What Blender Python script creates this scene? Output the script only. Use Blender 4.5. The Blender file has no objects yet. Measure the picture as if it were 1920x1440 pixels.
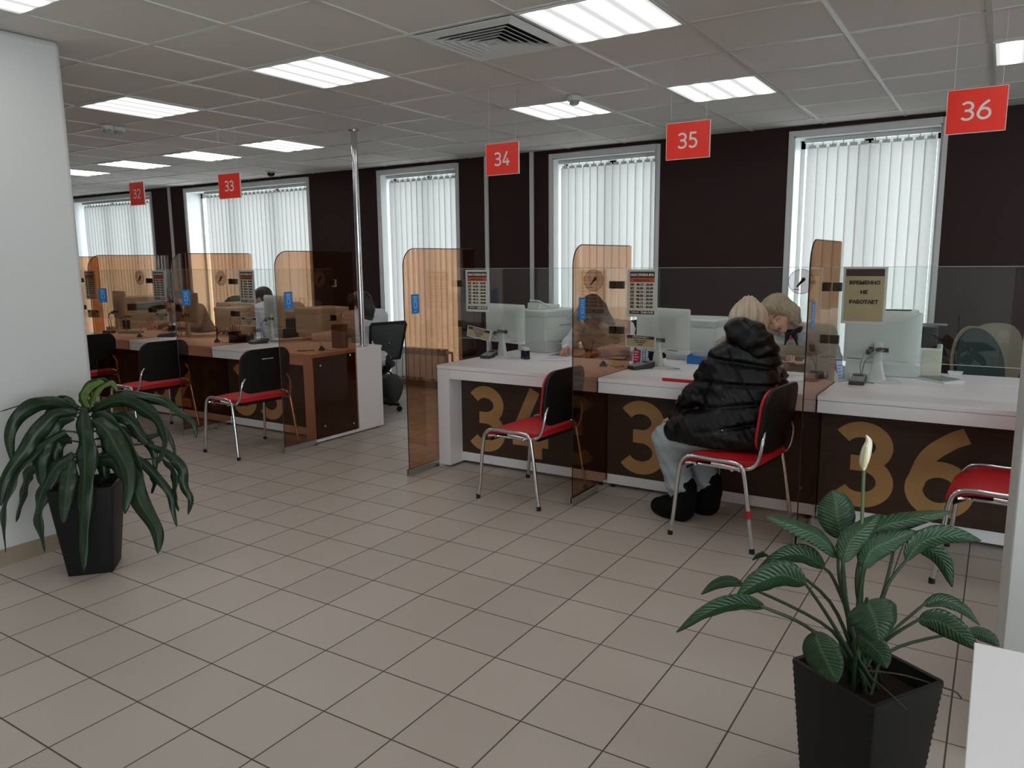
import bpy, bmesh, math, random
import numpy as np
from mathutils import Vector, Matrix, Euler
random.seed(7)
SC = bpy.context.scene
COL = SC.collection
PI = math.pi
# ------------------------------------------------------------------ camera model
F_PX, YAW, PITCH, ROLL, CAMZ = 1437.9, 0.566073, 0.159507, -0.010163, 1.4605
H = 2.5587            # ceiling height
cyw, syw = math.cos(YAW), math.sin(YAW)
VW = Vector((-syw*math.cos(PITCH), cyw*math.cos(PITCH), -math.sin(PITCH)))
_r0 = Vector((cyw, syw, 0)); _u0 = _r0.cross(VW)
VR = _r0*math.cos(ROLL) + _u0*math.sin(ROLL)
VU = -_r0*math.sin(ROLL) + _u0*math.cos(ROLL)
EYE = Vector((0, 0, CAMZ))
def _ray(px, py): return VW + VR*((px-960)/F_PX) - VU*((py-720)/F_PX)
def atZ(px, py, z=0.0):
    d = _ray(px, py); return EYE + d*((z-CAMZ)/d.z)
def atY(px, py, y):
    d = _ray(px, py); return EYE + d*(y/d.y)
def atX(px, py, x):
    d = _ray(px, py); return EYE + d*(x/d.x)
def atD(px, py, dep): return EYE + _ray(px, py)*dep
# ------------------------------------------------------------------ mesh builder
def frames(pts, up=None):
    pts = [Vector(p) for p in pts]; n = len(pts); T = []
    for i in range(n):
        a = pts[max(i-1, 0)]; b = pts[min(i+1, n-1)]
        t = (b-a); T.append(t.normalized() if t.length > 1e-9 else Vector((0, 0, 1)))
    ref = Vector(up) if up else (Vector((0, 0, 1)) if abs(T[0].z) < .9 else Vector((1, 0, 0)))
    N = []; nrm = (ref - T[0]*ref.dot(T[0])).normalized()
    for i in range(n):
        nrm = nrm - T[i]*nrm.dot(T[i])
        if nrm.length < 1e-6: nrm = T[i].orthogonal()
        nrm.normalize(); N.append(nrm.copy())
    return pts, T, N
def crom(ctrl, k=6):
    c = [Vector(p) for p in ctrl]
    if len(c) < 3: return [c[0].lerp(c[-1], i/k) for i in range(k+1)]
    out = []
    for i in range(len(c)-1):
        p0 = c[i-1] if i else c[0]*2-c[1]; p1 = c[i]; p2 = c[i+1]; p3 = c[i+2] if i+2 < len(c) else c[-1]*2-c[-2]
        for j in range(k):
            t = j/k
            out.append(.5*((2*p1)+(p2-p0)*t+(2*p0-5*p1+4*p2-p3)*t*t+(3*p1-p0-3*p2+p3)*t*t*t))
    out.append(c[-1]); return out
class MB:
    def __init__(s): s.v = []; s.f = []; s.uv = {}
    def add(s, vs, fs):
        o = len(s.v); s.v += [tuple(v) for v in vs]; s.f += [tuple(i+o for i in f) for f in fs]; return s
    def box(s, x0, x1, y0, y1, z0, z1, M=None):
        vs = [Vector((x, y, z)) for z in (z0, z1) for y in (y0, y1) for x in (x0, x1)]
        if M: vs = [M @ v for v in vs]
        return s.add(vs, [(0, 2, 3, 1), (4, 5, 7, 6), (0, 1, 5, 4), (2, 6, 7, 3), (0, 4, 6, 2), (1, 3, 7, 5)])
    def frustum(s, b, t, z0, z1):
        """b,t: (x0,x1,y0,y1) rectangles"""
        vs = [(b[0], b[2], z0), (b[1], b[2], z0), (b[0], b[3], z0), (b[1], b[3], z0), (t[0], t[2], z1), (t[1], t[2], z1), (t[0], t[3], z1), (t[1], t[3], z1)]
        return s.add(vs, [(0, 2, 3, 1), (4, 5, 7, 6), (0, 1, 5, 4), (2, 6, 7, 3), (0, 4, 6, 2), (1, 3, 7, 5)])
    def tube(s, pts, r, n=10, caps=True, up=None, flat=1.0):
        pts, T, N = frames(pts, up); rs = r if isinstance(r, (list, tuple)) else [r]*len(pts)
        vs = []; fs = []
        for p, t, nn, rr in zip(pts, T, N, rs):
            b = t.cross(nn)
            for k in range(n):
                a = 2*PI*k/n; vs.append(p + nn*(math.cos(a)*rr) + b*(math.sin(a)*rr*flat))
        for i in range(len(pts)-1):
            for k in range(n):
                fs.append((i*n+k, i*n+(k+1) % n, (i+1)*n+(k+1) % n, (i+1)*n+k))
        if caps:
            fs.append(tuple(range(n-1, -1, -1))); fs.append(tuple((len(pts)-1)*n+k for k in range(n)))
        return s.add(vs, fs)
    def lathe(s, prof, n=24, c=(0, 0, 0), sx=1, sy=1, M=None, caps=True):
        c = Vector(c); vs = []; fs = []
        for (r, z) in prof:
            for k in range(n):
                a = 2*PI*k/n; v = Vector((r*math.cos(a)*sx, r*math.sin(a)*sy, z))
                vs.append((M @ v if M else v)+c)
        m = len(prof)
        for i in range(m-1):
            for k in range(n):
                fs.append((i*n+k, i*n+(k+1) % n, (i+1)*n+(k+1) % n, (i+1)*n+k))
        if not caps: return s.add(vs, fs)
        if prof[0][0] > 1e-6: fs.append(tuple(range(n-1, -1, -1)))
        if prof[-1][0] > 1e-6: fs.append(tuple((m-1)*n+k for k in range(n)))
        return s.add(vs, fs)
    def prism(s, poly, o, U, V, d):
        """polygon (u,v) in the plane o+uU+vV, extruded by vector d"""
        o, U, V, d = Vector(o), Vector(U), Vector(V), Vector(d); n = len(poly)
        vs = [o+U*u+V*v for u, v in poly]; vs += [v+d for v in vs]
        fs = [tuple(range(n-1, -1, -1)), tuple(range(n, 2*n))] + [(i, (i+1) % n, n+(i+1) % n, n+i) for i in range(n)]
        return s.add(vs, fs)
    def ell(s, c, r, n=16, m=10, R=None):
        c = Vector(c); r = r if isinstance(r, (list, tuple)) else (r, r, r); vs = []; fs = []
        for i in range(m+1):
            th = PI*i/m
            for k in range(n):
                a = 2*PI*k/n; v = Vector((r[0]*math.sin(th)*math.cos(a), r[1]*math.sin(th)*math.sin(a), r[2]*math.cos(th)))
                vs.append((R @ v if R else v)+c)
        for i in range(m):
            for k in range(n): fs.append((i*n+k, (i+1)*n+k, (i+1)*n+(k+1) % n, i*n+(k+1) % n))
        return s.add(vs, fs)
    def loft(s, rings, caps=True, close=True):
        n = len(rings[0]); vs = [v for r in rings for v in r]; fs = []
        for i in range(len(rings)-1):
            for k in range(n if close else n-1): fs.append((i*n+k, i*n+(k+1) % n, (i+1)*n+(k+1) % n, (i+1)*n+k))
        if caps and close: fs.append(tuple(range(n-1, -1, -1))); fs.append(tuple((len(rings)-1)*n+k for k in range(n)))
        return s.add(vs, fs)
    def xf(s, M):
        s.v = [tuple(M @ Vector(v)) for v in s.v]; return s
    def build(s, name, mat, parent=None, bevel=0, seg=2, angle=40, smooth=True, origin=None, clean=True):
        me = bpy.data.meshes.new(name)
        vs = s.v if origin is None else [tuple(Vector(v)-Vector(origin)) for v in s.v]
        me.from_pydata(vs, [], s.f); me.update()
        if clean:
            bm = bmesh.new(); bm.from_mesh(me)
            bmesh.ops.remove_doubles(bm, verts=bm.verts, dist=1e-6)
            bmesh.ops.recalc_face_normals(bm, faces=bm.faces)
            bm.to_mesh(me); bm.free()
        o = bpy.data.objects.new(name, me); COL.objects.link(o)
        if mat: me.materials.append(mat)
        if parent: o.parent = parent
        if origin is not None and not parent: o.location = origin
        if smooth:
            me.shade_smooth(); me.set_sharp_from_angle(angle=math.radians(angle))
        if bevel:
            b = o.modifiers.new('Bevel', 'BEVEL'); b.width = bevel; b.segments = seg; b.limit_method = 'ANGLE'; b.angle_limit = math.radians(50)
        return o
def rrect(w, h, r, n=5, corners=(1, 1, 1, 1)):
    """rounded rectangle centred; corners order: +x+y, -x+y, -x-y, +x-y"""
    out = []
    for q, (sx, sy) in enumerate(((1, 1), (-1, 1), (-1, -1), (1, -1))):
        if not corners[q]: out.append((sx*w/2, sy*h/2)); continue
        for k in range(n+1):
            a = PI/2*(q + k/n)
            out.append((sx*(w/2-r)+r*math.cos(a), sy*(h/2-r)+r*math.sin(a)))
    return out
def disc(r, n=32, sx=1.0): return [(r*sx*math.cos(2*PI*k/n), r*math.sin(2*PI*k/n)) for k in range(n)]
def tag(o, label=None, cat=None, group=None, kind=None):
    if label: o['label'] = label
    if cat: o['category'] = cat
    if group: o['group'] = group
    if kind: o['kind'] = kind
    return o
def thing(name, label, cat, loc=(0, 0, 0), rz=0, group=None):
    o = bpy.data.objects.new(name, None); COL.objects.link(o)
    o.empty_display_size = .1; o.location = loc; o.rotation_euler = (0, 0, rz)
    return tag(o, label, cat, group)
def dup(root, loc, rz, label, group=None):
    def cp(o, par):
        c = o.copy(); COL.objects.link(c)
        if par: c.parent = par
        for ch in list(o.children): cp(ch, c)
        return c
    r = cp(root, None); r.location = loc; r.rotation_euler = (0, 0, rz); r['label'] = label
    if group: r['group'] = group
    return r
# ------------------------------------------------------------------ materials
def lin(c):
    return tuple(((x/255)/12.92 if x/255 <= .04045 else ((x/255+.055)/1.055)**2.4) for x in c)
MATS = {}
def nodes(m):
    m.use_nodes = True; return m.node_tree.nodes, m.node_tree.links
def pm(name, col, rough=.5, metal=0, spec=.5, var=.06, scale=30, bump=0, bscale=200, coat=0, sheen=0, trans=0, sss=0):
    m = bpy.data.materials.new(name); N, L = nodes(m); b = N['Principled BSDF']
    c = lin(col)
    tc = N.new('ShaderNodeTexCoord')
    nz = N.new('ShaderNodeTexNoise'); nz.inputs['Scale'].default_value = scale; nz.inputs['Detail'].default_value = 3
    L.new(tc.outputs['Object'], nz.inputs['Vector'])
    mx = N.new('ShaderNodeMix'); mx.data_type = 'RGBA'
    mx.inputs[6].default_value = (*[max(0, x*(1-var)) for x in c], 1); mx.inputs[7].default_value = (*[min(1, x*(1+var)) for x in c], 1)
    L.new(nz.outputs['Fac'], mx.inputs[0]); L.new(mx.outputs[2], b.inputs['Base Color'])
    b.inputs['Roughness'].default_value = rough; b.inputs['Metallic'].default_value = metal
    b.inputs['Specular IOR Level'].default_value = spec
    if coat: b.inputs['Coat Weight'].default_value = coat; b.inputs['Coat Roughness'].default_value = .1
    if sheen: b.inputs['Sheen Weight'].default_value = sheen; b.inputs['Sheen Roughness'].default_value = .5
    if sss:
        b.inputs['Subsurface Weight'].default_value = sss; b.inputs['Subsurface Radius'].default_value = (.01, .004, .002); b.inputs['Subsurface Scale'].default_value = .5
    if bump:
        n2 = N.new('ShaderNodeTexNoise'); n2.inputs['Scale'].default_value = bscale; n2.inputs['Detail'].default_value = 4
        L.new(tc.outputs['Object'], n2.inputs['Vector'])
        bp = N.new('ShaderNodeBump'); bp.inputs['Strength'].default_value = bump; bp.inputs['Distance'].default_value = .002
        L.new(n2.outputs['Fac'], bp.inputs['Height']); L.new(bp.outputs['Normal'], b.inputs['Normal'])
    MATS[name] = m; return m
def mth(N, L, op, a, b=None):
    n = N.new('ShaderNodeMath'); n.operation = op
    for i, x in enumerate((a, b)):
        if x is None: continue
        if isinstance(x, (int, float)): n.inputs[i].default_value = x
        else: L.new(x, n.inputs[i])
    return n.outputs[0]
def glass_mat(name, tint, ior=1.5, gl=1.0):
    """thin clear sheet: tinted transparency plus a Fresnel reflection (per face)"""
    m = bpy.data.materials.new(name); N, L = nodes(m); N.remove(N['Principled BSDF'])
    out = N['Material Output']; t = N.new('ShaderNodeBsdfTransparent'); t.inputs[0].default_value = (*tint, 1)
    g = N.new('ShaderNodeBsdfGlossy'); g.inputs['Roughness'].default_value = .0; g.inputs[0].default_value = (gl, gl, gl, 1)
    fr = N.new('ShaderNodeFresnel'); ge = N.new('ShaderNodeNewGeometry')
    L.new(mth(N, L, 'ADD', ior, mth(N, L, 'MULTIPLY', ge.outputs['Backfacing'], 1/ior-ior)), fr.inputs[0])
    mx = N.new('ShaderNodeMixShader'); L.new(fr.outputs[0], mx.inputs[0]); L.new(t.outputs[0], mx.inputs[1]); L.new(g.outputs[0], mx.inputs[2])
    L.new(mx.outputs[0], out.inputs[0]); return m
def floor_mat():
    m = bpy.data.materials.new('floor_tiles'); N, L = nodes(m); b = N['Principled BSDF']
    tc = N.new('ShaderNodeTexCoord'); sp = N.new('ShaderNodeSeparateXYZ'); L.new(tc.outputs['Object'], sp.inputs[0])
    s, fx, fy = .290858, -2.0709, 1.62525
    u = mth(N, L, 'DIVIDE', mth(N, L, 'SUBTRACT', sp.outputs[0], fx), s); v = mth(N, L, 'DIVIDE', mth(N, L, 'SUBTRACT', sp.outputs[1], fy), s)
    def edge(q):
        fr = mth(N, L, 'FRACT', q); return mth(N, L, 'MINIMUM', fr, mth(N, L, 'SUBTRACT', 1.0, fr))
    e = mth(N, L, 'MINIMUM', edge(u), edge(v))
    mr = N.new('ShaderNodeMapRange'); mr.interpolation_type = 'SMOOTHSTEP'; mr.inputs[1].default_value = .0055; mr.inputs[2].default_value = .0125
    L.new(e, mr.inputs[0])
    cell = N.new('ShaderNodeCombineXYZ'); L.new(mth(N, L, 'FLOOR', u), cell.inputs[0]); L.new(mth(N, L, 'FLOOR', v), cell.inputs[1])
    wn = N.new('ShaderNodeTexWhiteNoise'); L.new(cell.outputs[0], wn.inputs[0])
    nz = N.new('ShaderNodeTexNoise'); nz.inputs['Scale'].default_value = 3; nz.inputs['Detail'].default_value = 5; L.new(tc.outputs['Object'], nz.inputs[0])
    fine = N.new('ShaderNodeTexNoise'); fine.inputs['Scale'].default_value = 90; fine.inputs['Detail'].default_value = 3; L.new(tc.outputs['Object'], fine.inputs[0])
    f = mth(N, L, 'ADD', mth(N, L, 'MULTIPLY', wn.outputs[0], .35), mth(N, L, 'ADD', mth(N, L, 'MULTIPLY', nz.outputs[0], .5), mth(N, L, 'MULTIPLY', fine.outputs[0], .2)))
    cr = N.new('ShaderNodeMix'); cr.data_type = 'RGBA'; L.new(f, cr.inputs[0])
    cr.inputs[6].default_value = (*lin(FLOOR_A), 1); cr.inputs[7].default_value = (*lin(FLOOR_B), 1)
    mx = N.new('ShaderNodeMix'); mx.data_type = 'RGBA'; L.new(mr.outputs[0], mx.inputs[0]); mx.inputs[6].default_value = (*lin((78, 69, 62)), 1); L.new(cr.outputs[2], mx.inputs[7])
    L.new(mx.outputs[2], b.inputs['Base Color'])
    b.inputs['Specular IOR Level'].default_value = .42
    rr = N.new('ShaderNodeMapRange'); rr.inputs[3].default_value = .31; rr.inputs[4].default_value = .43; L.new(nz.outputs[0], rr.inputs[0])
    r2 = mth(N, L, 'ADD', rr.outputs[0], mth(N, L, 'MULTIPLY', mth(N, L, 'SUBTRACT', 1.0, mr.outputs[0]), .4)); L.new(r2, b.inputs['Roughness'])
    bp = N.new('ShaderNodeBump'); bp.inputs['Strength'].default_value = .5; bp.inputs['Distance'].default_value = .002; L.new(mr.outputs[0], bp.inputs['Height']); L.new(bp.outputs[0], b.inputs['Normal'])
    return m
FLOOR_A, FLOOR_B = (170, 160, 150), (194, 183, 173)
M_floor = floor_mat()
M_ceil = pm('ceiling_tile', (218, 213, 209), .9, spec=.1, var=.03, scale=60, bump=.5, bscale=260)
M_bar = pm('ceiling_bar', (205, 203, 198), .35, spec=.5, var=.02)
M_brown = pm('brown_paint', (48, 29, 28), .55, spec=.25, var=.08, scale=6, bump=.15, bscale=120)
M_white_wall = pm('white_paint', (202, 202, 201), .7, spec=.25, var=.02, scale=4, bump=.12, bscale=160)
M_white_trim = pm('white_trim', (212, 213, 213), .4, spec=.4, var=.02)
M_skirt = pm('skirting_tile', (150, 135, 116), .35, var=.08, scale=8)
M_lam = pm('white_laminate', (234, 232, 235), .38, spec=.4, var=.015, scale=12)
M_lamedge = pm('white_laminate_edge', (206, 204, 207), .4, spec=.4, var=.02)
M_gold = pm('gold_vinyl', (180, 138, 90), .45, spec=.35, var=.03)
M_alu = pm('aluminium', (186, 184, 178), .35, metal=.85, var=.03, scale=80)
M_chrome = pm('chrome', (215, 216, 218), .12, metal=1, var=.02)
M_dsteel = pm('dark_bronze_clip', (62, 60, 50), .35, metal=.6, var=.05)
M_red = pm('red_vinyl', (198, 32, 42), .42, spec=.4, var=.06, scale=20, bump=.15, bscale=300)
M_blackp = pm('black_plastic', (12, 13, 13), .5, spec=.35, var=.1, bump=.12, bscale=400)
M_blackf = pm('black_fabric', (20, 21, 23), .85, spec=.2, var=.15, scale=200, bump=.3, bscale=500)
M_rubber = pm('black_rubber', (22, 22, 22), .8, var=.1)
M_signred = pm('sign_red', (250, 56, 42), .35, spec=.4, var=.015)
M_signwhite = pm('sign_white', (232, 226, 220), .4, spec=.3, var=.01)
M_signgrey = pm('acrylic_edge', (196, 205, 203), .25, spec=.5, var=.02)
M_signdark = pm('sign_dark_brown', (62, 46, 44), .45, var=.03)
M_signtan = pm('sign_tan', (170, 156, 122), .5, var=.05, scale=5)
M_signpale = pm('sign_pale', (205, 205, 190), .5, var=.05, scale=6)
M_signorange = pm('sign_orange_red', (200, 78, 52), .45, var=.02)
M_ink = pm('black_ink', (28, 26, 25), .6, var=.02)
M_blue = pm('blue_sticker', (36, 128, 205), .4, var=.03)
M_bluelt = pm('pale_sticker', (190, 214, 238), .4, var=.02)
M_pvc = pm('white_office_plastic', (218, 224, 222), .42, spec=.4, var=.02, bump=.05, bscale=500)
M_pvcd = pm('grey_office_plastic', (160, 168, 168), .45, var=.03)
M_screen = pm('black_screen', (14, 15, 18), .15, spec=.5, var=.05)
M_cream = pm('cream_plastic', (214, 213, 196), .45, var=.02)
M_dgrey = pm('dark_grey_plastic', (58, 60, 62), .45, var=.06)
M_grey = pm('grey_plastic', (138, 141, 136), .4, var=.05)
M_paper = pm('paper', (226, 226, 232), .8, spec=.1, var=.03, scale=9)
M_redplastic = pm('red_plastic', (198, 22, 36), .3, var=.03)
M_string = pm('nylon_line', (215, 218, 220), .3, var=.02)
M_glass = glass_mat('clear_glass', (.945, .975, .965))
M_bronze = glass_mat('bronze_glass', (.785, .58, .44), gl=.8)
M_acryl = glass_mat('clear_acrylic', (.93, .95, .95))
M_soil = pm('soil', (38, 30, 24), .95, spec=.1, var=.4, scale=80, bump=1, bscale=120)
def wood_panel():
    m = bpy.data.materials.new('dark_wood_laminate'); N, L = nodes(m); b = N['Principled BSDF']
    tc = N.new('ShaderNodeTexCoord'); mp = N.new('ShaderNodeMapping'); mp.inputs['Scale'].default_value = (1.2, 1, 26); L.new(tc.outputs['Object'], mp.inputs[0])
    nz = N.new('ShaderNodeTexNoise'); nz.inputs['Scale'].default_value = 2.2; nz.inputs['Detail'].default_value = 6; L.new(mp.outputs[0], nz.inputs[0])
    mx = N.new('ShaderNodeMix'); mx.data_type = 'RGBA'; L.new(nz.outputs[0], mx.inputs[0]); mx.inputs[6].default_value = (*lin((50, 36, 29)), 1); mx.inputs[7].default_value = (*lin((78, 58, 46)), 1)
    L.new(mx.outputs[2], b.inputs['Base Color']); b.inputs['Roughness'].default_value = .42; b.inputs['Specular IOR Level'].default_value = .3
    return m
M_wood = wood_panel()
def lamp_mat():
    """prismatic lamp cover lit by four tubes behind it"""
    m = bpy.data.materials.new('lamp_diffuser'); N, L = nodes(m); N.remove(N['Principled BSDF']); out = N['Material Output']
    tc = N.new('ShaderNodeTexCoord'); sp = N.new('ShaderNodeSeparateXYZ'); L.new(tc.outputs['Object'], sp.inputs[0])
    w = mth(N, L, 'COSINE', mth(N, L, 'MULTIPLY', mth(N, L, 'ADD', sp.outputs[0], .07), 2*PI/.14))
    st = mth(N, L, 'MULTIPLY', mth(N, L, 'ADD', mth(N, L, 'MULTIPLY', mth(N, L, 'POWER', mth(N, L, 'ADD', mth(N, L, 'MULTIPLY', w, .5), .5), 2.0), .92), .08), LAMP)
    e = N.new('ShaderNodeEmission'); e.inputs[0].default_value = (1, .995, .985, 1); L.new(st, e.inputs[1]); L.new(e.outputs[0], out.inputs[0])
    return m
def blind_mat():
    m = bpy.data.materials.new('blind_fabric'); N, L = nodes(m); N.remove(N['Principled BSDF']); out = N['Material Output']
    tc = N.new('ShaderNodeTexCoord'); nz = N.new('ShaderNodeTexNoise'); nz.inputs['Scale'].default_value = 40; L.new(tc.outputs['Object'], nz.inputs[0])
    mx = N.new('ShaderNodeMix'); mx.data_type = 'RGBA'; L.new(nz.outputs[0], mx.inputs[0]); mx.inputs[6].default_value = (.77, .745, .70, 1); mx.inputs[7].default_value = (.84, .815, .785, 1)
    d = N.new('ShaderNodeBsdfDiffuse'); L.new(mx.outputs[2], d.inputs[0])
    t = N.new('ShaderNodeBsdfTranslucent'); dk = N.new('ShaderNodeMix'); dk.data_type = 'RGBA'; dk.blend_type = 'MULTIPLY'; dk.inputs[0].default_value = 1; L.new(mx.outputs[2], dk.inputs[6]); dk.inputs[7].default_value = (.43, .43, .445, 1); L.new(dk.outputs[2], t.inputs[0])
    ms = N.new('ShaderNodeMixShader'); ms.inputs[0].default_value = .5; L.new(d.outputs[0], ms.inputs[1]); L.new(t.outputs[0], ms.inputs[2]); L.new(ms.outputs[0], out.inputs[0])
    return m
LAMP = 8.8
M_lamp = lamp_mat(); M_blind = blind_mat()
# ------------------------------------------------------------------ lettering
def text_mesh(s, size, bold=0.0, ext=.0004, align='CENTER', space=1.0):
    cu = bpy.data.curves.new('t', 'FONT'); cu.body = s; cu.size = size; cu.align_x = align; cu.align_y = 'CENTER'
    cu.extrude = ext; cu.offset = bold; cu.space_character = space; cu.resolution_u = 2
    o = bpy.data.objects.new('t', cu); COL.objects.link(o)
    dg = bpy.context.evaluated_depsgraph_get(); me = bpy.data.meshes.new_from_object(o.evaluated_get(dg))
    vs = [v.co.copy() for v in me.vertices]; fs = [tuple(p.vertices) for p in me.polygons]
    bpy.data.objects.remove(o); bpy.data.meshes.remove(me); bpy.data.curves.remove(cu)
    return vs, fs
def put_text(mb, s, size, o, U=(1, 0, 0), V=(0, 0, 1), width=None, **kw):
    vs, fs = text_mesh(s, size, **kw)
    if not vs: return mb
    U, V, o = Vector(U), Vector(V), Vector(o); W = U.cross(V)
    if width:
        x0 = min(v.x for v in vs); x1 = max(v.x for v in vs); k = width/(x1-x0); vs = [Vector((v.x*k, v.y, v.z)) for v in vs]
    return mb.add([o+U*v.x+V*v.y+W*v.z for v in vs], fs)
def stroke(mb, pts, w, o, U, V, d):
    """flat ribbon of width w along 2-d points, thickness vector d"""
    o, U, V, d = Vector(o), Vector(U), Vector(V), Vector(d); n = len(pts); L_, R_ = [], []
    for i in range(n):
        a = pts[max(i-1, 0)]; b = pts[min(i+1, n-1)]; tx, ty = b[0]-a[0], b[1]-a[1]; l = math.hypot(tx, ty) or 1
        nx, ny = -ty/l, tx/l
        L_.append(o+U*(pts[i][0]+nx*w/2)+V*(pts[i][1]+ny*w/2)); R_.append(o+U*(pts[i][0]-nx*w/2)+V*(pts[i][1]-ny*w/2))
    vs = L_+R_+[v+d for v in L_]+[v+d for v in R_]; fs = []
    for i in range(n-1):
        fs += [(i, i+1, n+i+1, n+i), (2*n+i, 3*n+i, 3*n+i+1, 2*n+i+1), (i, 2*n+i, 2*n+i+1, i+1), (n+i, n+i+1, 3*n+i+1, 3*n+i)]
    fs += [(0, n, 3*n, 2*n), (n-1, 3*n-1, 4*n-1, 2*n-1)]
    return mb.add(vs, fs)
def arc(cx, cy, r, a0, a1, k=18, ry=None):
    ry = ry or r
    return [(cx+r*math.cos(math.radians(a0+(a1-a0)*i/k)), cy+ry*math.sin(math.radians(a0+(a1-a0)*i/k))) for i in range(k+1)]
def digit(ch, w):
    """strokes of a geometric digit one unit high, stroke width w; returns list of polylines and the advance"""
    h = w/2
    if ch == '3':
        t_ = (1-2*h)/2; r1 = t_*.478; r2 = t_-r1; c1 = 1-h-r1; c2 = h+r2; ym = c2+r2
        return [arc(.27, c1, r1*1.20, 148, -90, 26, r1), arc(.27, c2, r2*1.20, 90, -148, 26, r2), [(.16, ym), (.275, ym)]], .62
    if ch == '2':
        r = .27-h*.5
        return [arc(.28, 1-h-r, r, 165, -38)+[(.08, h)], [(.03, h), (.55, h)]], .60
    if ch == '4':
        return [[(.40, 1), (.05, .26)], [(.02, .26), (.62, .26)], [(.43, 0), (.43, .52)]], .64
    if ch == '5':
        r = .31-h*.7
        return [arc(.25, h+r, r, 118, -140), [(.10, .50), (.14, 1)], [(.10, 1-h), (.50, 1-h)]], .60
    if ch == '6':
        rx = .335-h; r = .32-h
        return [arc(.335, h+r, rx, 0, 360, 36, r), [(p.x, p.y) for p in crom([(.56, .95, 0), (.40, .86, 0), (.20, .66, 0), (.335-rx, h+r, 0)], 7)]], .67
    return [], .3
def digits(mb, s, o, U, V, d, height, w, gap=.0):
    x = 0; off = []
    for ch in s:
        st, adv = digit(ch, w); off.append((x, st)); x += adv+gap
    x -= gap
    U = Vector(U)*height; V = Vector(V)*height
    for x0, st in off:
        for k, pl in enumerate(st):
            stroke(mb, [(p[0]+x0-x/2, p[1]-.5) for p in pl], w, Vector(o)+Vector(d)*(.02*k), U, V, d)
    return mb
SKY, EXPO = 5.6, 0.07
# ================================================================== ROOM
def struct(name, mb, mat, **kw): return tag(mb.build(name, mat, **kw), kind='structure')
XL, XR, YB, YF = -14.5, 4.2, -4.0, 7.0
struct('floor', MB().box(XL-.3, XR+.3, YB-.3, YF+.5, -.1, 0), M_floor, smooth=False)
struct('ceiling', MB().box(XL-.3, XR+.3, YB-.3, YF+.5, H, H+.1), M_ceil, smooth=False)
CX, CY = -4.3421, 2.49085
g = MB(); bw = .012
i0, i1 = math.ceil((XL-CX)/.6), math.floor((XR-CX)/.6); j0, j1 = math.ceil((YB-CY)/.6), math.floor((YF-CY)/.6)
for i in range(i0, i1+1): g.box(CX+.6*i-bw, CX+.6*i+bw, YB, YF-.005, H-.006, H+.001)
for j in range(j0, j1+1): g.box(XL, XR, CY+.6*j-bw, CY+.6*j+bw, H-.0055, H+.001)
struct('trim_1', g, M_bar, smooth=False)
struct('wall_left', MB().box(XL-.3, XL, YB-.3, YF+.5, 0, H), M_white_wall, smooth=False)
rw = MB(); rw.box(XR, XR+.3, YB-.3, -3.8, 0, H); rw.box(XR, XR+.3, 2.2, YF+.5, 0, H); rw.box(XR, XR+.3, -3.8, 2.2, 0, .12); rw.box(XR, XR+.3, -3.8, 2.2, 2.48, H)
struct('wall_right', rw, M_white_wall, smooth=False)
s = MB()
for k in range(5): y = -3.77+5.94*k/4; s.box(XR+.12, XR+.18, y-.03, y+.03, .12, 2.48)
for z in (.12, 2.42): s.box(XR+.12, XR+.18, -3.8, 2.2, z, z+.06)
o = struct('window_15', s, M_white_trim, smooth=False); MB().box(XR+.148, XR+.153, -3.77, 2.17, .18, 2.42).build('pane', M_glass, o, smooth=False)  # unseen window, added to bring daylight in from the right
fw = MB(); FWINS = [(1.6, 4.0)]; xs = [XL] + [x for w in FWINS for x in w] + [XR]
for k in range(0, len(xs), 2): fw.box(xs[k], xs[k+1], YB-.3, YB, 0, H)
for a, b in FWINS: fw.box(a, b, YB-.3, YB, 0, .12); fw.box(a, b, YB-.3, YB, 2.48, H)
struct('wall_front', fw, M_white_wall, smooth=False)
for n, (a, b) in enumerate(FWINS, 11):      # unseen window set to let daylight in from behind, off the glass reflections
    s = MB()
    for k in range(4): x = a+.03+(b-a-.06)*k/3; s.box(x-.03, x+.03, YB-.18, YB-.12, .12, 2.48)
    for z in (.12, 2.42): s.box(a, b, YB-.18, YB-.12, z, z+.06)
    o = struct('window_%d' % n, s, M_white_trim, smooth=False)
    MB().box(a+.03, b-.03, YB-.152, YB-.147, .18, 2.42).build('pane', M_glass, o, smooth=False)
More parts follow.
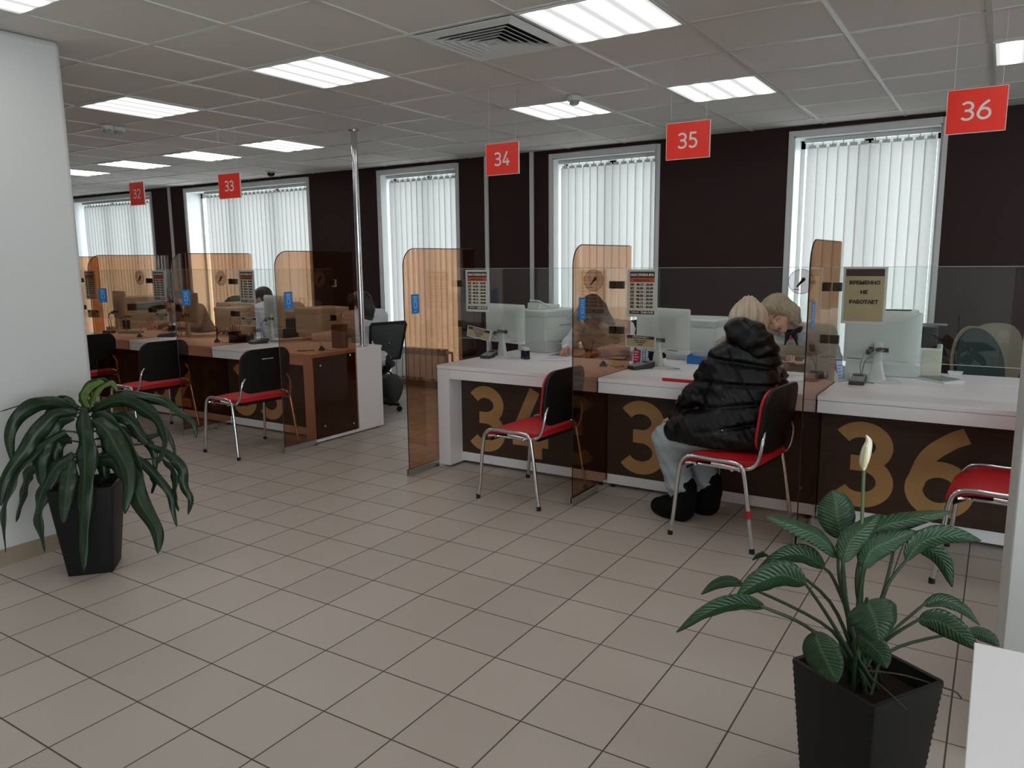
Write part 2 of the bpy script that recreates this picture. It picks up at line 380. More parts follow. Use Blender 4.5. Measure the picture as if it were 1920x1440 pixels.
# back wall with window openings
WINS = [(-12.9, -10.78), (-9.93, -7.47), (-6.26, -5.15), (-3.935, -2.82), (-1.585, -.475), (1.2, 2.3)]
WZ0, WZ1, WD = .11, 2.475, .30
wb = MB(); xs = [XL] + [x for w in WINS for x in w] + [XR]
for k in range(0, len(xs), 2): wb.box(xs[k], xs[k+1], YF, YF+WD, 0, H)
for a, b in WINS: wb.box(a, b, YF, YF+WD, 0, WZ0); wb.box(a, b, YF, YF+WD, WZ1, H)
struct('wall_back', wb, M_brown, smooth=False)
sk = MB()
for a, b in ((XL, XR),): sk.box(a, b, YF-.012, YF, 0, .085)
struct('baseboard_back', sk, M_skirt, smooth=False)
for n, (a, b) in enumerate(WINS, 1):
    root = thing('window_%d' % n, 'deep white window opening with pale vertical blind', 'window', ((a+b)/2, YF, WZ0)); del root['label']; del root['category']
    tag(root, kind='structure')
    w2 = (b-a)/2; h = WZ1-WZ0
    f = MB()   # flat casing on the wall
    f.box(-w2-.04, -w2, -.014, .02, -.02, h+.045); f.box(w2, w2+.04, -.014, .02, -.02, h+.045); f.box(-w2, w2, -.014, .02, h, h+.045)
    f.build('window_casing', M_white_trim, root, bevel=.003)
    r = MB(); r.box(-w2, -w2+.012, .0, WD, 0, h); r.box(w2-.012, w2, 0, WD, 0, h); r.box(-w2, w2, 0, WD, h-.012, h); r.box(-w2, w2, -.05, WD, -.03, .012)
    r.build('window_reveal', M_white_trim, root, smooth=False)
    s = MB(); y0, y1 = .24, .29
    cols = 2 if b-a < 1.5 else 3
    for k in range(cols+1):
        x = -w2+.012+(2*w2-.024)*k/cols; s.box(max(x-.035, -w2+.012), min(x+.035, w2-.012), y0, y1, .012, h-.012)
    for z in (.012, h-.08): s.box(-w2+.012, w2-.012, y0, y1, z, z+.068)
    s.build('window_sash', M_white_trim, root, smooth=False)
    MB().box(-w2+.012, w2-.012, .262, .268, .012, h-.012).build('pane', M_glass, root, smooth=False)
# vertical blinds, one thing per window
BL = ['vertical blind in the window at far left behind counter 32', 'wide vertical blind in the window behind counter 33', 'narrow vertical blind in the window above the white radiator',
      'vertical blind in the window behind counter 34', 'vertical blind in the window behind the not working counter 36', 'vertical blind in the window beyond the white column']
for n, (a, b) in enumerate(WINS):
    gap = (.09, .28, .035, .03, .085, .03)[n]
    rt = thing('vertical_blind', 'cream ' + BL[n], 'blind', ((a+b)/2, YF+.13, WZ1-.012), group='vertical blinds')
    w2 = (b-a)/2; x0 = -w2+gap; x1 = w2-.02
    MB().box(x0-.02, x1, -.02, .02, -.035, -.001).build('head_rail', M_white_trim, rt, bevel=.003)
    sl = MB(); hk = MB(); x = x0+.044; z1 = -.075; z0 = -(WZ1-WZ0)+.06; random.seed(n)
    while x < x1-.02:
        ang = math.radians(9+random.uniform(-3, 3)); ca, sa = math.cos(ang), math.sin(ang); rings = []
        if random.random() < .10: ang += .25; ca, sa = math.cos(ang), math.sin(ang)
        for z in (z1, z0):
            rings.append([Vector((x+t*.0445*ca - (1-t*t)*.002*sa, t*.0445*sa + (1-t*t)*.003, z)) for t in (-1, -.5, 0, .5, 1)])
        sl.loft(rings, close=False)
        hk.box(x-.03, x+.03, -.004, .004, -.082, -.055); hk.box(x-.004, x+.004, -.004, .004, -.06, -.034)
        x += .0815
    sl.build('slats', M_blind, rt, clean=False, angle=80)
    hk.build('slat_hangers', M_white_trim, rt, smooth=False)
# white strips running up the wall
for n, px in enumerate((-10.30, -4.74, -4.175)):
    struct('trim_%d' % (n+2), MB().box(px-.022, px+.022, YF-.025, YF, .085, H), M_white_trim, bevel=.004)
# left pillar and right pillar
struct('wall_pillar', MB().box(-4.75, -4.05, -1.2, 2.215, 0, H), M_white_wall, bevel=.03, seg=3)
struct('baseboard_pillar', MB().box(-4.76, -4.04, -1.21, 2.19, 0, .085), M_skirt, smooth=False)
struct('wall_column', MB().box(.078, .60, 2.45, 3.18, 0, H), M_white_wall, bevel=.006)
struct('baseboard_column', MB().box(.074, .604, 2.44, 3.184, 0, .085), M_skirt, smooth=False)
# ceiling lamps
lamps = [(-2, 1, 'square ceiling lamp above the far left of the room by the pillar'), (1, 1, 'square ceiling lamp in the front row left of the air vent'), (4, 1, 'square ceiling lamp touching the air vent, at top edge of photo'),
         (2, 4, 'square ceiling lamp beside the round smoke detector'), (4, 4, 'square ceiling lamp with visible tubes above sign 35'), (7, 4, 'square ceiling lamp at right edge above sign 36'),
         (-3, 4, 'farther square ceiling lamp, rightmost of the four far lamps'), (-5, 4, 'farther square ceiling lamp, second from right of the four far lamps'), (-7, 4, 'farther square ceiling lamp, third from right of the four far lamps'), (-8, 4, None)]
lamps[9] = (-9, 4, 'farther square ceiling lamp cut off by the white pillar')
extra = [(-6, 1), (-10, 1), (-6, -2), (-2, -2), (1, -2), (4, -2), (7, 1), (7, -2), (10, 1), (10, 4), (1, -5), (4, -5), (-2, -5), (7, -5)]
tpl = None
for i, j, lb in lamps + [(i, j, None) for i, j in extra]:
    loc = (CX+.6*i+.3, CY+.6*j+.3, H)
    lb = lb or 'square white ceiling lamp outside the picture'
    if tpl is None:
        tpl = thing('ceiling_lamp', lb, 'lamp', loc, group='ceiling lamps')
        fr = MB()
        for sgn in (-1, 1):
            fr.box(sgn*.286-.006, sgn*.286+.006, -.292, .292, -.011, -.0005); fr.box(-.28, .28, sgn*.286-.006, sgn*.286+.006, -.011, -.0005)
        fr.build('frame', M_white_trim, tpl, smooth=False)
        MB().box(-.28, .28, -.28, .28, -.008, -.0006).build('diffuser', M_lamp, tpl, smooth=False)
    else: dup(tpl, loc, 0, lb)
# ceiling vent
vt = thing('air_vent', 'square stepped white air diffuser in the ceiling', 'vent', (CX+.6*3+.3, CY+.6*1+.3, H))
M_ventdark = pm('vent_dark', (30, 29, 28), .8)
MB().box(-.27, .27, -.27, .27, -.003, -.0005).build('shade_sheet', M_ventdark, vt, smooth=False)  # thin dark sheet stands for the shade behind the louvres
vf = MB()
def sqring(mb, a, b, z0, z1):
    """sloping square ring: outer half-size a at z0, inner b at z1"""
    vs = []
    for s_, z in ((a, z0), (b, z1)):
        vs += [(-s_, -s_, z), (s_, -s_, z), (s_, s_, z), (-s_, s_, z)]
    vs += [(x*1.0, y, z+.003) for x, y, z in vs]
    fs = [(k, (k+1) % 4, 4+(k+1) % 4, 4+k) for k in range(4)] + [(8+k, 12+k, 12+(k+1) % 4, 8+(k+1) % 4) for k in range(4)]
    fs += [(k, 8+k, 8+(k+1) % 4, (k+1) % 4) for k in range(4)] + [(4+k, 4+(k+1) % 4, 12+(k+1) % 4, 12+k) for k in range(4)]
    mb.add(vs, fs)
sqring(vf, .288, .243, -.012, -.026)
vf.build('frame', M_white_trim, vt, smooth=False)
vb = MB()
for k in range(6): a = .244-.037*k; sqring(vb, a, a-.034, -.026, -.004)
vb.box(-.022, .022, -.022, .022, -.024, -.005)
vb.build('louvre_blades', M_white_trim, vt, smooth=False)
# smoke detectors, camera
def detector(loc, lb):
    d = thing('smoke_detector', lb, 'detector', loc, group='smoke detectors')
    MB().lathe([(.0, -.0), (.052, -.0), (.052, -.022), (.046, -.030), (.0, -.030)], 28).build('base', M_white_trim, d)
    MB().lathe([(.0, -.03), (.030, -.03), (.034, -.046), (.026, -.055), (.0, -.055)], 24).build('sensor', M_pvcd, d)
    return d
detector(atZ(1077, 181, H-.006), 'white round smoke detector beside a ceiling lamp, above sign 34')
detector(atZ(200, 236, H-.006), 'white smoke detector by the pillar, left one of the pair')
detector(atZ(222, 239, H-.006), 'white smoke detector by the pillar, right one of the pair')
dc = thing('dome_camera', 'small dark dome camera on the ceiling near the back wall', 'camera', atZ(508, 321, H-.001))
MB().lathe([(0, 0), (.06, 0), (.06, -.02), (0, -.02)], 24).build('base', M_white_trim, dc)
MB().lathe([(.045, -.02), (.045, -.035), (.036, -.055), (.018, -.066), (0, -.069)], 24).build('dome', M_screen, dc)
# hanging red numbers
SG = {'36': [(1777, 172), (1892, 158), (1885, 243), (1773, 254)], '35': [(1251, 233), (1333, 224), (1330, 294), (1249, 301)], '34': [(912, 271), (973, 265), (973, 325), (912, 330)],
      '33': [(410, 327), (450, 324), (452, 371), (412, 373)], '32': [(243, 343), (269, 341), (273, 384), (246, 385)]}
for s, q in SG.items():
    P = [atY(x, y, 4.291) for x, y in q]
    x0, x1 = (P[0].x+P[3].x)/2, (P[1].x+P[2].x)/2; z1, z0 = (P[0].z+P[1].z)/2, (P[2].z+P[3].z)/2
    rt = thing('hanging_sign', 'red hanging sign with white number %s' % s, 'sign', ((x0+x1)/2, 4.291, z0), group='hanging number signs')
    w2 = (x1-x0)/2; h = z1-z0
    MB().box(-w2, w2, -.005, .005, 0, h).build('panel', M_signred, rt, bevel=.001)
    e = MB()
    for sx in (-1, 1): e.box(sx*w2-.0012, sx*w2+.0012, -.0055, .0055, 0, h)
    e.box(-w2, w2, -.0055, .0055, h-.0012, h+.0012); e.box(-w2, w2, -.0055, .0055, -.0012, .0012)
    e.build('edge_band', M_signwhite, rt, smooth=False)
    nm = MB(); digits(nm, s, (0, -.0062, h/2), (1, 0, 0), (0, 0, 1), (0, .002, 0), .087, .125, gap=.10)
    nm.build('number', M_signwhite, rt, smooth=False)
    for sx in (-.8, .8): MB().tube([(sx*w2, 0, h), (sx*w2, 0, H-z0-.005)], .0009, 6).build('hanging_line', M_string, rt)

# daylight guides in the window openings (portals: they add no light of their own)
def portal(a, b, z0, z1, y, sgn):
    l = bpy.data.lights.new('daylight_portal', 'AREA'); l.shape = 'RECTANGLE'; l.size = b-a; l.size_y = z1-z0; l.cycles.is_portal = True
    o = bpy.data.objects.new('daylight_portal', l); COL.objects.link(o); o.location = ((a+b)/2, y, (z0+z1)/2); o.rotation_euler = (sgn*PI/2, 0, 0)
for a, b in WINS: portal(a, b, WZ0, WZ1, YF+WD+.02, -1)
for a, b in FWINS: portal(a, b, .12, 2.48, YB-.32, 1)

l = bpy.data.lights.new('daylight_portal', 'AREA'); l.shape = 'RECTANGLE'; l.size = 2.36; l.size_y = 6.0; l.cycles.is_portal = True
o = bpy.data.objects.new('daylight_portal', l); COL.objects.link(o); o.location = (XR+.32, -.8, 1.3); o.rotation_euler = (0, PI/2, 0)
# ================================================================== COUNTERS
DZ = .735; DY0 = 4.27; DY1 = 5.10
DIV = {'34': -3.36, '35': -2.085, '36': -.79, '33': -4.60, '32': -5.86, '31': -7.12, '30': -8.38}
def counter(num, x0, x1, label, left_leg=False, right_leg=False, back=DY1, nx=-.225):
    rt = thing('service_counter', label, 'counter', ((x0+x1)/2, DY0, 0), group='numbered service counters')
    w = (x1-x0)/2; d = back-DY0
    MB().box(-w, w, 0, d, DZ-.026, DZ).build('worktop', M_lam, rt, bevel=.002)
    lx = -w+(.105 if left_leg else .002); rx = w-(.105 if right_leg else .002)
    MB().box(lx, rx, .002, .022, DZ-.093, DZ-.0275).build('apron', M_lam, rt, bevel=.001)
    MB().box(-w+.002, w-.002, .15, .168, .085, DZ-.03).build('front_panel', M_wood, rt, smooth=False)
    MB().box(-w+.002, w-.002, .146, .17, .022, .085).build('plinth', M_lam, rt, bevel=.001)
    if left_leg: MB().box(-w+.001, -w+.103, .002, .168, .014, DZ-.0275).build('corner_post', M_lam, rt, bevel=.001)
    if right_leg: MB().box(w-.103, w-.001, .002, .168, .014, DZ-.0275).build('corner_post', M_lam, rt, bevel=.001)
    for s in (-1, 1):
        a, b = (-w, -w+.018) if s < 0 else (w-.018, w)
        MB().box(a, b, .17, d-.01, .014, DZ-.0265).build('side_panel', M_lam, rt, bevel=.001)
    for x in (-w+.04, w-.04):
        for y in (.16, d-.06): MB().lathe([(.015, 0), (.015, .022)], 12, (x, y, 0)).build('foot', M_blackp, rt)
    nm = MB(); digits(nm, num, (nx, .1492, .348), (1, 0, 0), (0, 0, 1), (0, .0012, 0), .475, .178, gap=.11)
    nm.build('number', M_gold, rt, smooth=False)
    return rt
counter('34', -3.345, -2.090, 'white service counter with gold number 34 and a white corner post', left_leg=True, nx=-.12)
counter('35', -2.080, -.795, 'white service counter with gold number 35 where the customer in black sits')
counter('36', -.785, .50, 'white service counter with gold number 36 at the right, not working')
c33 = counter('33', -5.855, -4.606, 'white service counter with gold number 33 at the end of the left row', right_leg=True, back=5.10)
MB().box(.6247, .6275, .012, .49, .04, DZ-.03).build('end_cover', M_wood, c33, smooth=False)['label'] = 'dark brown end cover'
counter('32', -7.115, -5.865, 'white service counter with gold number 32, between two bronze dividers', back=5.10)
counter('31', -8.375, -7.125, 'white service counter 31 half hidden by the white pillar', back=5.10)
# bronze glass dividers
def divider(x, label, y0=3.945, y1=4.765):
    rt = thing('glass_divider', label, 'divider', (x, y0, 0), group='bronze glass dividers')
    w = y1-y0; z0, z1 = .045, 1.548
    poly = [(y, z) for y, z in [(w, z0), (w, z1)] + [(.12-.12*math.sin(PI/2*k/8), z1-.12+.12*math.cos(PI/2*k/8)) for k in range(9)] + [(0, z0)]]
    MB().prism(poly, (-.003, 0, 0), (0, 1, 0), (0, 0, 1), (.006, 0, 0)).build('glass_sheet', M_bronze, rt, smooth=False)
    e = MB()
    pl = [(0, z0), (0, z1-.12)] + [(.12-.12*math.cos(PI/2*k/8), z1-.12+.12*math.sin(PI/2*k/8)) for k in range(1, 9)] + [(w*.97, z1)]
    e.tube([(0, y, z) for y, z in pl], .0034, 6); e.build('polished_edge', M_edge, rt)
    c = MB()
    for s in (-1, 1): c.box(min(s*.006, s*.0105), max(s*.006, s*.0105), -.015, DY0-y0-.002, 0, .048)
    c.box(-.0105, .0105, -.015, DY0-y0-.002, 0, .012); c.build('floor_channel', M_alu, rt, bevel=.0008)
    st = MB().box(.0038, .0046, .070, .152, 1.112, 1.243); st2 = st.build('sticker', M_blue, rt, smooth=False); st2['label'] = 'blue sticker'
    s3 = MB(); s3.box(.0044, .0051, .096, .100, 1.150, 1.190); s3.box(.0044, .0051, .124, .128, 1.150, 1.190); s3.box(.0044, .0051, .100, .124, 1.150, 1.154); s3.box(.0044, .0051, .100, .124, 1.186, 1.190)
    for zz, wd in ((1.225, .05), (1.213, .034), (1.201, .040), (1.128, .02)): s3.box(.0044, .0051, .111-wd/2, .111+wd/2, zz-.002, zz+.002)
    s3.build('sticker_frame', M_bluelt, st2, smooth=False)
    return rt
M_edge = pm('bronze_glass_edge', (30, 22, 18), .2, spec=.5, var=.05)
divider(-3.352, 'bronze glass divider left of counter 34, at the gap between rows')
divider(-2.085, 'bronze glass divider between counters 34 and 35')
divider(-.79, 'bronze glass divider between counters 35 and 36')
d33 = divider(-4.597, 'bronze glass divider screwed to the end of counter 33')
for y, z in ((.40, .64), (.74, .69), (.42, .14), (.75, .10)):
    MB().lathe([(.009, 0), (.009, .006), (.005, .009), (0, .009)], 12, (.003, y, z), M=Matrix.Rotation(PI/2, 3, 'Y')).build('screw_cap', M_chrome, d33)
divider(-5.86, 'bronze glass divider between counters 32 and 33')
divider(-7.12, 'bronze glass divider between counters 31 and 32, beside the pillar')
divider(-8.38, 'bronze glass divider mostly hidden behind the white pillar')
# clear screens with clamps and round stickers
YP = 4.548
M_ring = pm('ring_sticker', (104, 48, 52), .4); 
def screen(x0, x1, label, sticker=True):
    rt = thing('glass_screen', label, 'screen', ((x0+x1)/2, YP, .905), group='clear glass screens above counters')
    w = (x1-x0)/2; h = 1.408-.905
    MB().box(-w, w, -.003, .003, 0, h).build('glass_sheet', M_glass, rt, smooth=False)
    e = MB(); e.box(-w, w, -.0032, .0032, h-.0012, h+.001); e.box(-w, w, -.0032, .0032, -.001, .0012); e.build('polished_edge', M_signgrey, rt, smooth=False)
    for s in (-1, 1):
        for z in (.395, .105):
            c = MB(); a, b = (-w-.002, -w+.046) if s < 0 else (w-.046, w+.002)
            c.box(a, b, -.013, .013, z-.024, z+.024); c.build('clamp', M_dsteel, rt, bevel=.004)
    if sticker:
        m = Matrix.Rotation(PI/2, 3, 'X'); cx, cz = w-.158, .423
        d = MB(); d.lathe([(0, -.0005), (.070, -.0005), (.070, .0005), (0, .0005)], 40, (cx, -.0042, cz), M=m)
        st = d.build('round_sticker', M_stick, rt, smooth=False); st['label'] = 'translucent round sticker with a microphone'
        r = MB(); r.lathe([(.0675, -.0009), (.070, -.0009), (.070, .0009), (.0675, .0009), (.0675, -.0009)], 40, (cx, -.0044, cz), M=m, caps=False); r.build('sticker_rim', M_ring, st, smooth=False)
        k = MB(); k.tube([(cx-.022, -.0052, cz-.03), (cx+.008, -.0052, cz+.006)], [.004, .009], 8); k.ell((cx+.012, -.0052, cz+.012), (.011, .002, .011), 12, 6)
        k.box(cx-.045, cx-.005, -.0056, -.0048, cz-.046, cz-.043); k.build('microphone_mark', M_ink, st)
    return rt
M_stick = bpy.data.materials.new('translucent_sticker'); _N, _L = nodes(M_stick); _N.remove(_N['Principled BSDF'])
_t = _N.new('ShaderNodeBsdfTransparent'); _t.inputs[0].default_value = (.90, .86, .87, 1); _d = _N.new('ShaderNodeBsdfDiffuse'); _d.inputs[0].default_value = (.50, .46, .46, 1)
_m = _N.new('ShaderNodeMixShader'); _m.inputs[0].default_value = .16; _L.new(_t.outputs[0], _m.inputs[1]); _L.new(_d.outputs[0], _m.inputs[2]); _L.new(_m.outputs[0], _N['Material Output'].inputs[0])
g_ = .006
screen(-3.352+g_, -2.085-g_, 'clear glass screen above counter 34')
screen(-2.085+g_, -.79-g_, 'clear glass screen above counter 35')
screen(-.79+g_, .50, 'clear glass screen above counter 36', sticker=False)
screen(-5.86+g_, -4.597-g_, 'clear glass screen above counter 33')
screen(-7.12+g_, -5.86-g_, 'clear glass screen above counter 32')
screen(-8.38+g_, -7.12-g_, 'clear glass screen above counter 31')
# timetable plates hung on the screens
def timetable(num, x, label, red=True):
    rt = thing('timetable_plate', label, 'sign', (x, YP-.0068, 1.10), group='opening hours plates')
    W, Hh = .202, .298
    MB().box(-W/2, W/2, -.003, .003, 0, Hh).build('holder', M_signgrey, rt, bevel=.001)
    pw = W/2-.018
    MB().box(-pw, pw, -.0042, -.003, .018, Hh-.014).build('sheet', M_signpale, rt, smooth=False)
    top = Hh-.014
    h1 = MB().box(-pw, pw, -.0049, -.0041, top-.040, top).build('header', M_signdark, rt, smooth=False)
    put_text(MB(), 'ОКНО ПРИЕМА №' + num, .021, (0, -.0053, top-.021), width=2*pw-.01, bold=.0006).build('header_lettering', M_signwhite, h1, smooth=False)
    h2 = MB().box(-pw, pw, -.0049, -.0041, top-.066, top-.0415).build('red_band', M_signorange, rt, smooth=False)
    put_text(MB(), 'РЕЖИМ РАБОТЫ', .015, (0, -.0053, top-.054), width=pw*1.25, bold=.0004).build('band_lettering', M_signdark, h2, smooth=False)
    days = [('ПН', '08.15 - 20.00'), ('ВТ', '10.00 - 20.00'), ('СР', '08.15 - 20.00'), ('ЧТ', '08.00 - 20.00'), ('ПТ', '08.15 - 20.00'), ('СБ', '08.15 - 20.00'), ('ВС', '08.15 - 20.00')]
    t = MB(); z = top-.081; tabs = MB()
    for d, hh in days:
        tabs.box(-pw+.002, -pw+.032, -.0047, -.0041, z-.010, z+.010)
        put_text(t, d, .0165, (-pw+.017, -.0052, z), bold=.0008); put_text(t, hh, .0185, (.018, -.0052, z), width=.112, bold=.0010); z -= .0232
    tabs.build('day_tabs', M_signtan, rt, smooth=False); t.build('hours_lettering', M_ink, rt, smooth=False)
    h3 = MB().box(-pw, pw, -.0049, -.0041, .018, .040).build('footer', M_signdark, rt, smooth=False)
    f = MB(); put_text(f, 'ПЕРЕРЫВ', .012, (-.045, -.0053, .029), width=.05); put_text(f, '13.00-13.45', .018, (.035, -.0053, .029), width=.08, bold=.0006); f.build('footer_lettering', M_signwhite, h3, smooth=False)
    return rt
timetable('34', -3.17, 'opening hours plate on the screen of counter 34')
timetable('35', -1.908, 'opening hours plate on the screen of counter 35')
timetable('33', -5.665, 'opening hours plate on the screen of counter 33')
timetable('32', -6.96, 'opening hours plate on the screen of counter 32')
timetable('31', -8.175, 'opening hours plate on the screen of counter 31, cut by the pillar')
cl = thing('closed_notice', 'notice reading ВРЕМЕННО НЕ РАБОТАЕТ on the screen of counter 36', 'sign', (-.624, YP-.0078, 1.102))
MB().box(-.110, .110, -.004, .004, 0, .307).build('holder', M_signgrey, cl, bevel=.001)
MB().box(-.098, .098, -.0052, -.004, .014, .297).build('sheet', M_signtan2 if 'M_signtan2' in globals() else M_signtan, cl, smooth=False)
MB().box(-.095, .095, -.0060, -.005, .257, .295).build('header', M_signdark, cl, smooth=False)
t = MB()
for s, z, w in (('ВРЕМЕННО', .221, .152), ('НЕ', .170, .036), ('РАБОТАЕТ', .118, .144)): put_text(t, s, .026, (0, -.0066, z), width=w, bold=.0012)
t.build('lettering', M_ink, cl, smooth=False)
def nameplate(x, label, tilt=0.0):
    rt = thing('name_plate', label, 'sign', (x, YP-.0068, .905), group='specialist name plates')
    R = Matrix.Rotation(tilt, 4, 'Y')
    MB().box(-.103, .103, -.003, .003, 0, .080).xf(R).build('holder', M_signgrey, rt, bevel=.001)
    MB().box(-.094, .094, -.0042, -.003, .006, .056).xf(R).build('sheet', M_signtan, rt, smooth=False)
    h = MB().box(-.094, .094, -.0046, -.003, .0565, .076).xf(R).build('header', M_signdark, rt, smooth=False)
    put_text(MB(), 'СПЕЦИАЛИСТ', .015, (0, -.005, .066), width=.11).xf(R).build('header_lettering', M_signwhite, h, smooth=False)
    l = MB()   # illegible small print as short dark dashes
    for z, ws in ((.044, (.03, .05)), (.032, (.06,)), (.019, (.035,))):
        tot = sum(ws)+.006*(len(ws)-1); xx = -tot/2
        for q in ws: l.box(xx, xx+q, -.0047, -.004, z-.0025, z+.0025); xx += q+.006
    l.xf(R).build('small_print', M_ink, rt, smooth=False)
nameplate(-3.17, 'name plate with brown header hung askew on the screen of counter 34', .16)
nameplate(-1.915, 'name plate with brown header on the screen of counter 35', .03)
nameplate(-5.665, 'name plate with brown header on the screen of counter 33')
nameplate(-6.96, 'name plate with brown header on the screen of counter 32')
nameplate(-8.175, 'name plate with brown header on the screen of counter 31', 0)
# chrome pole on the end counter
po = thing('chrome_pole', 'chrome pole from the end of counter 33 to the ceiling', 'pole', (-4.675, 4.93, DZ))
MB().tube([(0, 0, .004), (0, 0, H-DZ-.004)], .0245, 24).build('tube', M_chrome, po)
for z0, z1 in ((0, .012), (H-DZ-.012, H-DZ)): MB().lathe([(.045, z0), (.045, z1)], 24).build('flange', M_chrome, po, bevel=.002)
# ================================================================== CHAIRS
def make_chair(label, tape=False):
    rt = thing('visitor_chair', label, 'chair', group='red visitor chairs')
    # local: sitter faces +Y ; seat top .455
    prof = []
    def sheet(mb, w, d, th, crown, z, y0, n=10, m=10, curve=None):
        pass
    s = MB(); rings = []
    for k in range(13):
        v = k/12; y = -.205+.41*v
        half = .235*(1-.10*(2*v-1)**4) * (1 if .05 < v < .95 else .93)
        zz = .440 + .012*math.sin(PI*v) - (.045*max(0, (v-.72)/.28)**2) + .012*max(0, (.25-v)/.25)**2
        ring = [Vector((half*t, y, zz - .010*(1-abs(t)**4)*0 + .014*(1-t**4)*.6)) for t in (-1, -.9, -.6, -.3, 0, .3, .6, .9, 1)]
        ring += [Vector((half*t, y, zz-.028)) for t in (1, .6, 0, -.6, -1)]
        rings.append(ring)
    s.loft(rings); s.build('seat', M_red, rt, bevel=.006, angle=60)
    u = MB(); rings = []
    for k in range(7):
        v = k/6; y = -.185+.36*v; zz = .412-(.04*max(0, (v-.75)/.25)**2)
        rings.append([Vector((.205*t, y, zz)) for t in (-1, 0, 1)] + [Vector((.205*t, y, zz-.014)) for t in (1, 0, -1)])
    u.loft(rings); u.build('seat_pan', M_blackp, rt)
    # backrest : curved pad + shell, tilted back
    def backsheet(th0, th1, w, h, rr, mat, name, lx):
        mb = MB(); poly = rrect(w, h, rr, 7); n = len(poly); A = []; B = []
        def P(u_, v_, t_):
            y = -.205 - .055*(v_+.16) - .10*0 + .55*u_*u_*.55; return Vector((u_, y-.02+t_ - .10*(v_+.15)*.6, .655+v_))
        for sc in (1, .8, .55, .28):
            A.append([P(u_*sc, v_*sc, th1) for u_, v_ in poly]); B.append([P(u_*sc, v_*sc, th0) for u_, v_ in poly])
        mb.loft(list(reversed(A)) + B, caps=True); return mb.build(name, mat, rt, angle=50, bevel=.004)
    backsheet(-.012, .010, .435, .335, .09, M_blackp, 'backrest_shell', 0)
    backsheet(.0105, .028, .42, .32, .085, M_red, 'backrest_pad', 0)
    for sx in (-1, 1):
        x = sx*.262
        f = MB()
        pts = crom([(x+sx*.012, .225, .006), (x+sx*.008, .212, .10), (x, .188, .36), (x-sx*.002, .165, .425), (x-sx*.004, .115, .447), (x-sx*.004, 0, .447), (x-sx*.004, -.10, .447), (x-sx*.002, -.150, .432), (x, -.172, .37), (x+sx*.01, -.215, .10), (x+sx*.012, -.228, .006)], 5)
        f.tube(pts, .0108, 12, flat=1.0); f.tube([(x-sx*.004, .155, .405), (x-sx*.03, .12, .405), (x-sx*.03, -.12, .405), (x-sx*.004, -.155, .405)], .007, 8)
        fo = f.build('leg_frame', M_chrome, rt)
        for y in (.225, -.228): MB().lathe([(.0135, 0), (.0135, .022), (.011, .026)], 12, (x+sx*.012, y, 0)).build('foot_cap', M_rubber, fo)
        b = MB(); b.tube(crom([(x-sx*.03, .02, .418), (x-sx*.03, -.12, .412), (x-sx*.032, -.19, .425), (x-sx*.036, -.222, .47), (x-sx*.05, -.236, .56), (x-sx*.09, -.228, .62)], 5), .0100, 10)
        b.build('back_support', M_chrome, rt)
        if tape and sx == tape:
            MB().tube([(x+sx*.0052, -.196, .215), (x+sx*.0065, -.202, .175)], .0128, 12).build('tape_band', M_redplastic, fo)['label'] = 'red tape wrapped round the leg'
    for y in (.10, -.10): MB().tube([(-.256, y, .405), (.256, y, .405)], .008, 8).build('cross_bar', M_chrome, rt)
    return rt
def place_chair(o, ff, rf):
    """front and rear foot (on floor) of the side frame on the camera side, sitter looking left"""
    ff, rf = Vector((*ff, 0)), Vector((*rf, 0)); d = (ff-rf).normalized(); ang = math.atan2(d.y, d.x)-PI/2
    side = Vector((-d.y, d.x, 0))          # left of the sitter's gaze
    mid = (ff+rf)/2                           # sits on the left side of the frame (local x=-.274)
    right = Vector((d.y, -d.x, 0))
    o.location = mid + right*.274; o.rotation_euler = (0, 0, ang)
ch = make_chair('red visitor chair in front of counter 34 with number 34 behind it')
place_chair(ch, (-2.66, 3.78), (-2.21, 3.755))
def chair_at(ff, rf, label, src=None):
    c = dup(src or ch, (0, 0, 0), 0, label); place_chair(c, ff, rf); return c
f32 = atZ(217, 817)
c33_ = chair_at((-5.165, 3.655), (-4.755, 3.620), 'red visitor chair in front of counter 33 with number 33 behind it')
chair_at((f32.x-.05, f32.y), (f32.x+.39, f32.y-.03), 'red visitor chair in front of counter 32, behind the drooping plant')
chair_at((f32.x-1.21, f32.y+.02), (f32.x-.77, f32.y+.02), 'red visitor chair at counter 31 cut off by the white pillar')
chair_at((-.165, 3.785), (.285, 3.76), 'red visitor chair at counter 36 cut off by the right column')
ch35 = make_chair('red visitor chair with red tape on a leg, under the customer in black', tape=-1)
place_chair(ch35, (-1.385, 3.775), (-.975, 3.725))

mk = MB()
for k, w_ in enumerate((.012, .010, .014, .008, .012, .010, .012)): x = -.045+.0145*k; mk.box(x, x+w_*.8, -.2672, -.2655, .742, .748)
mk.build('maker_mark', M_signwhite, c33_, smooth=False)
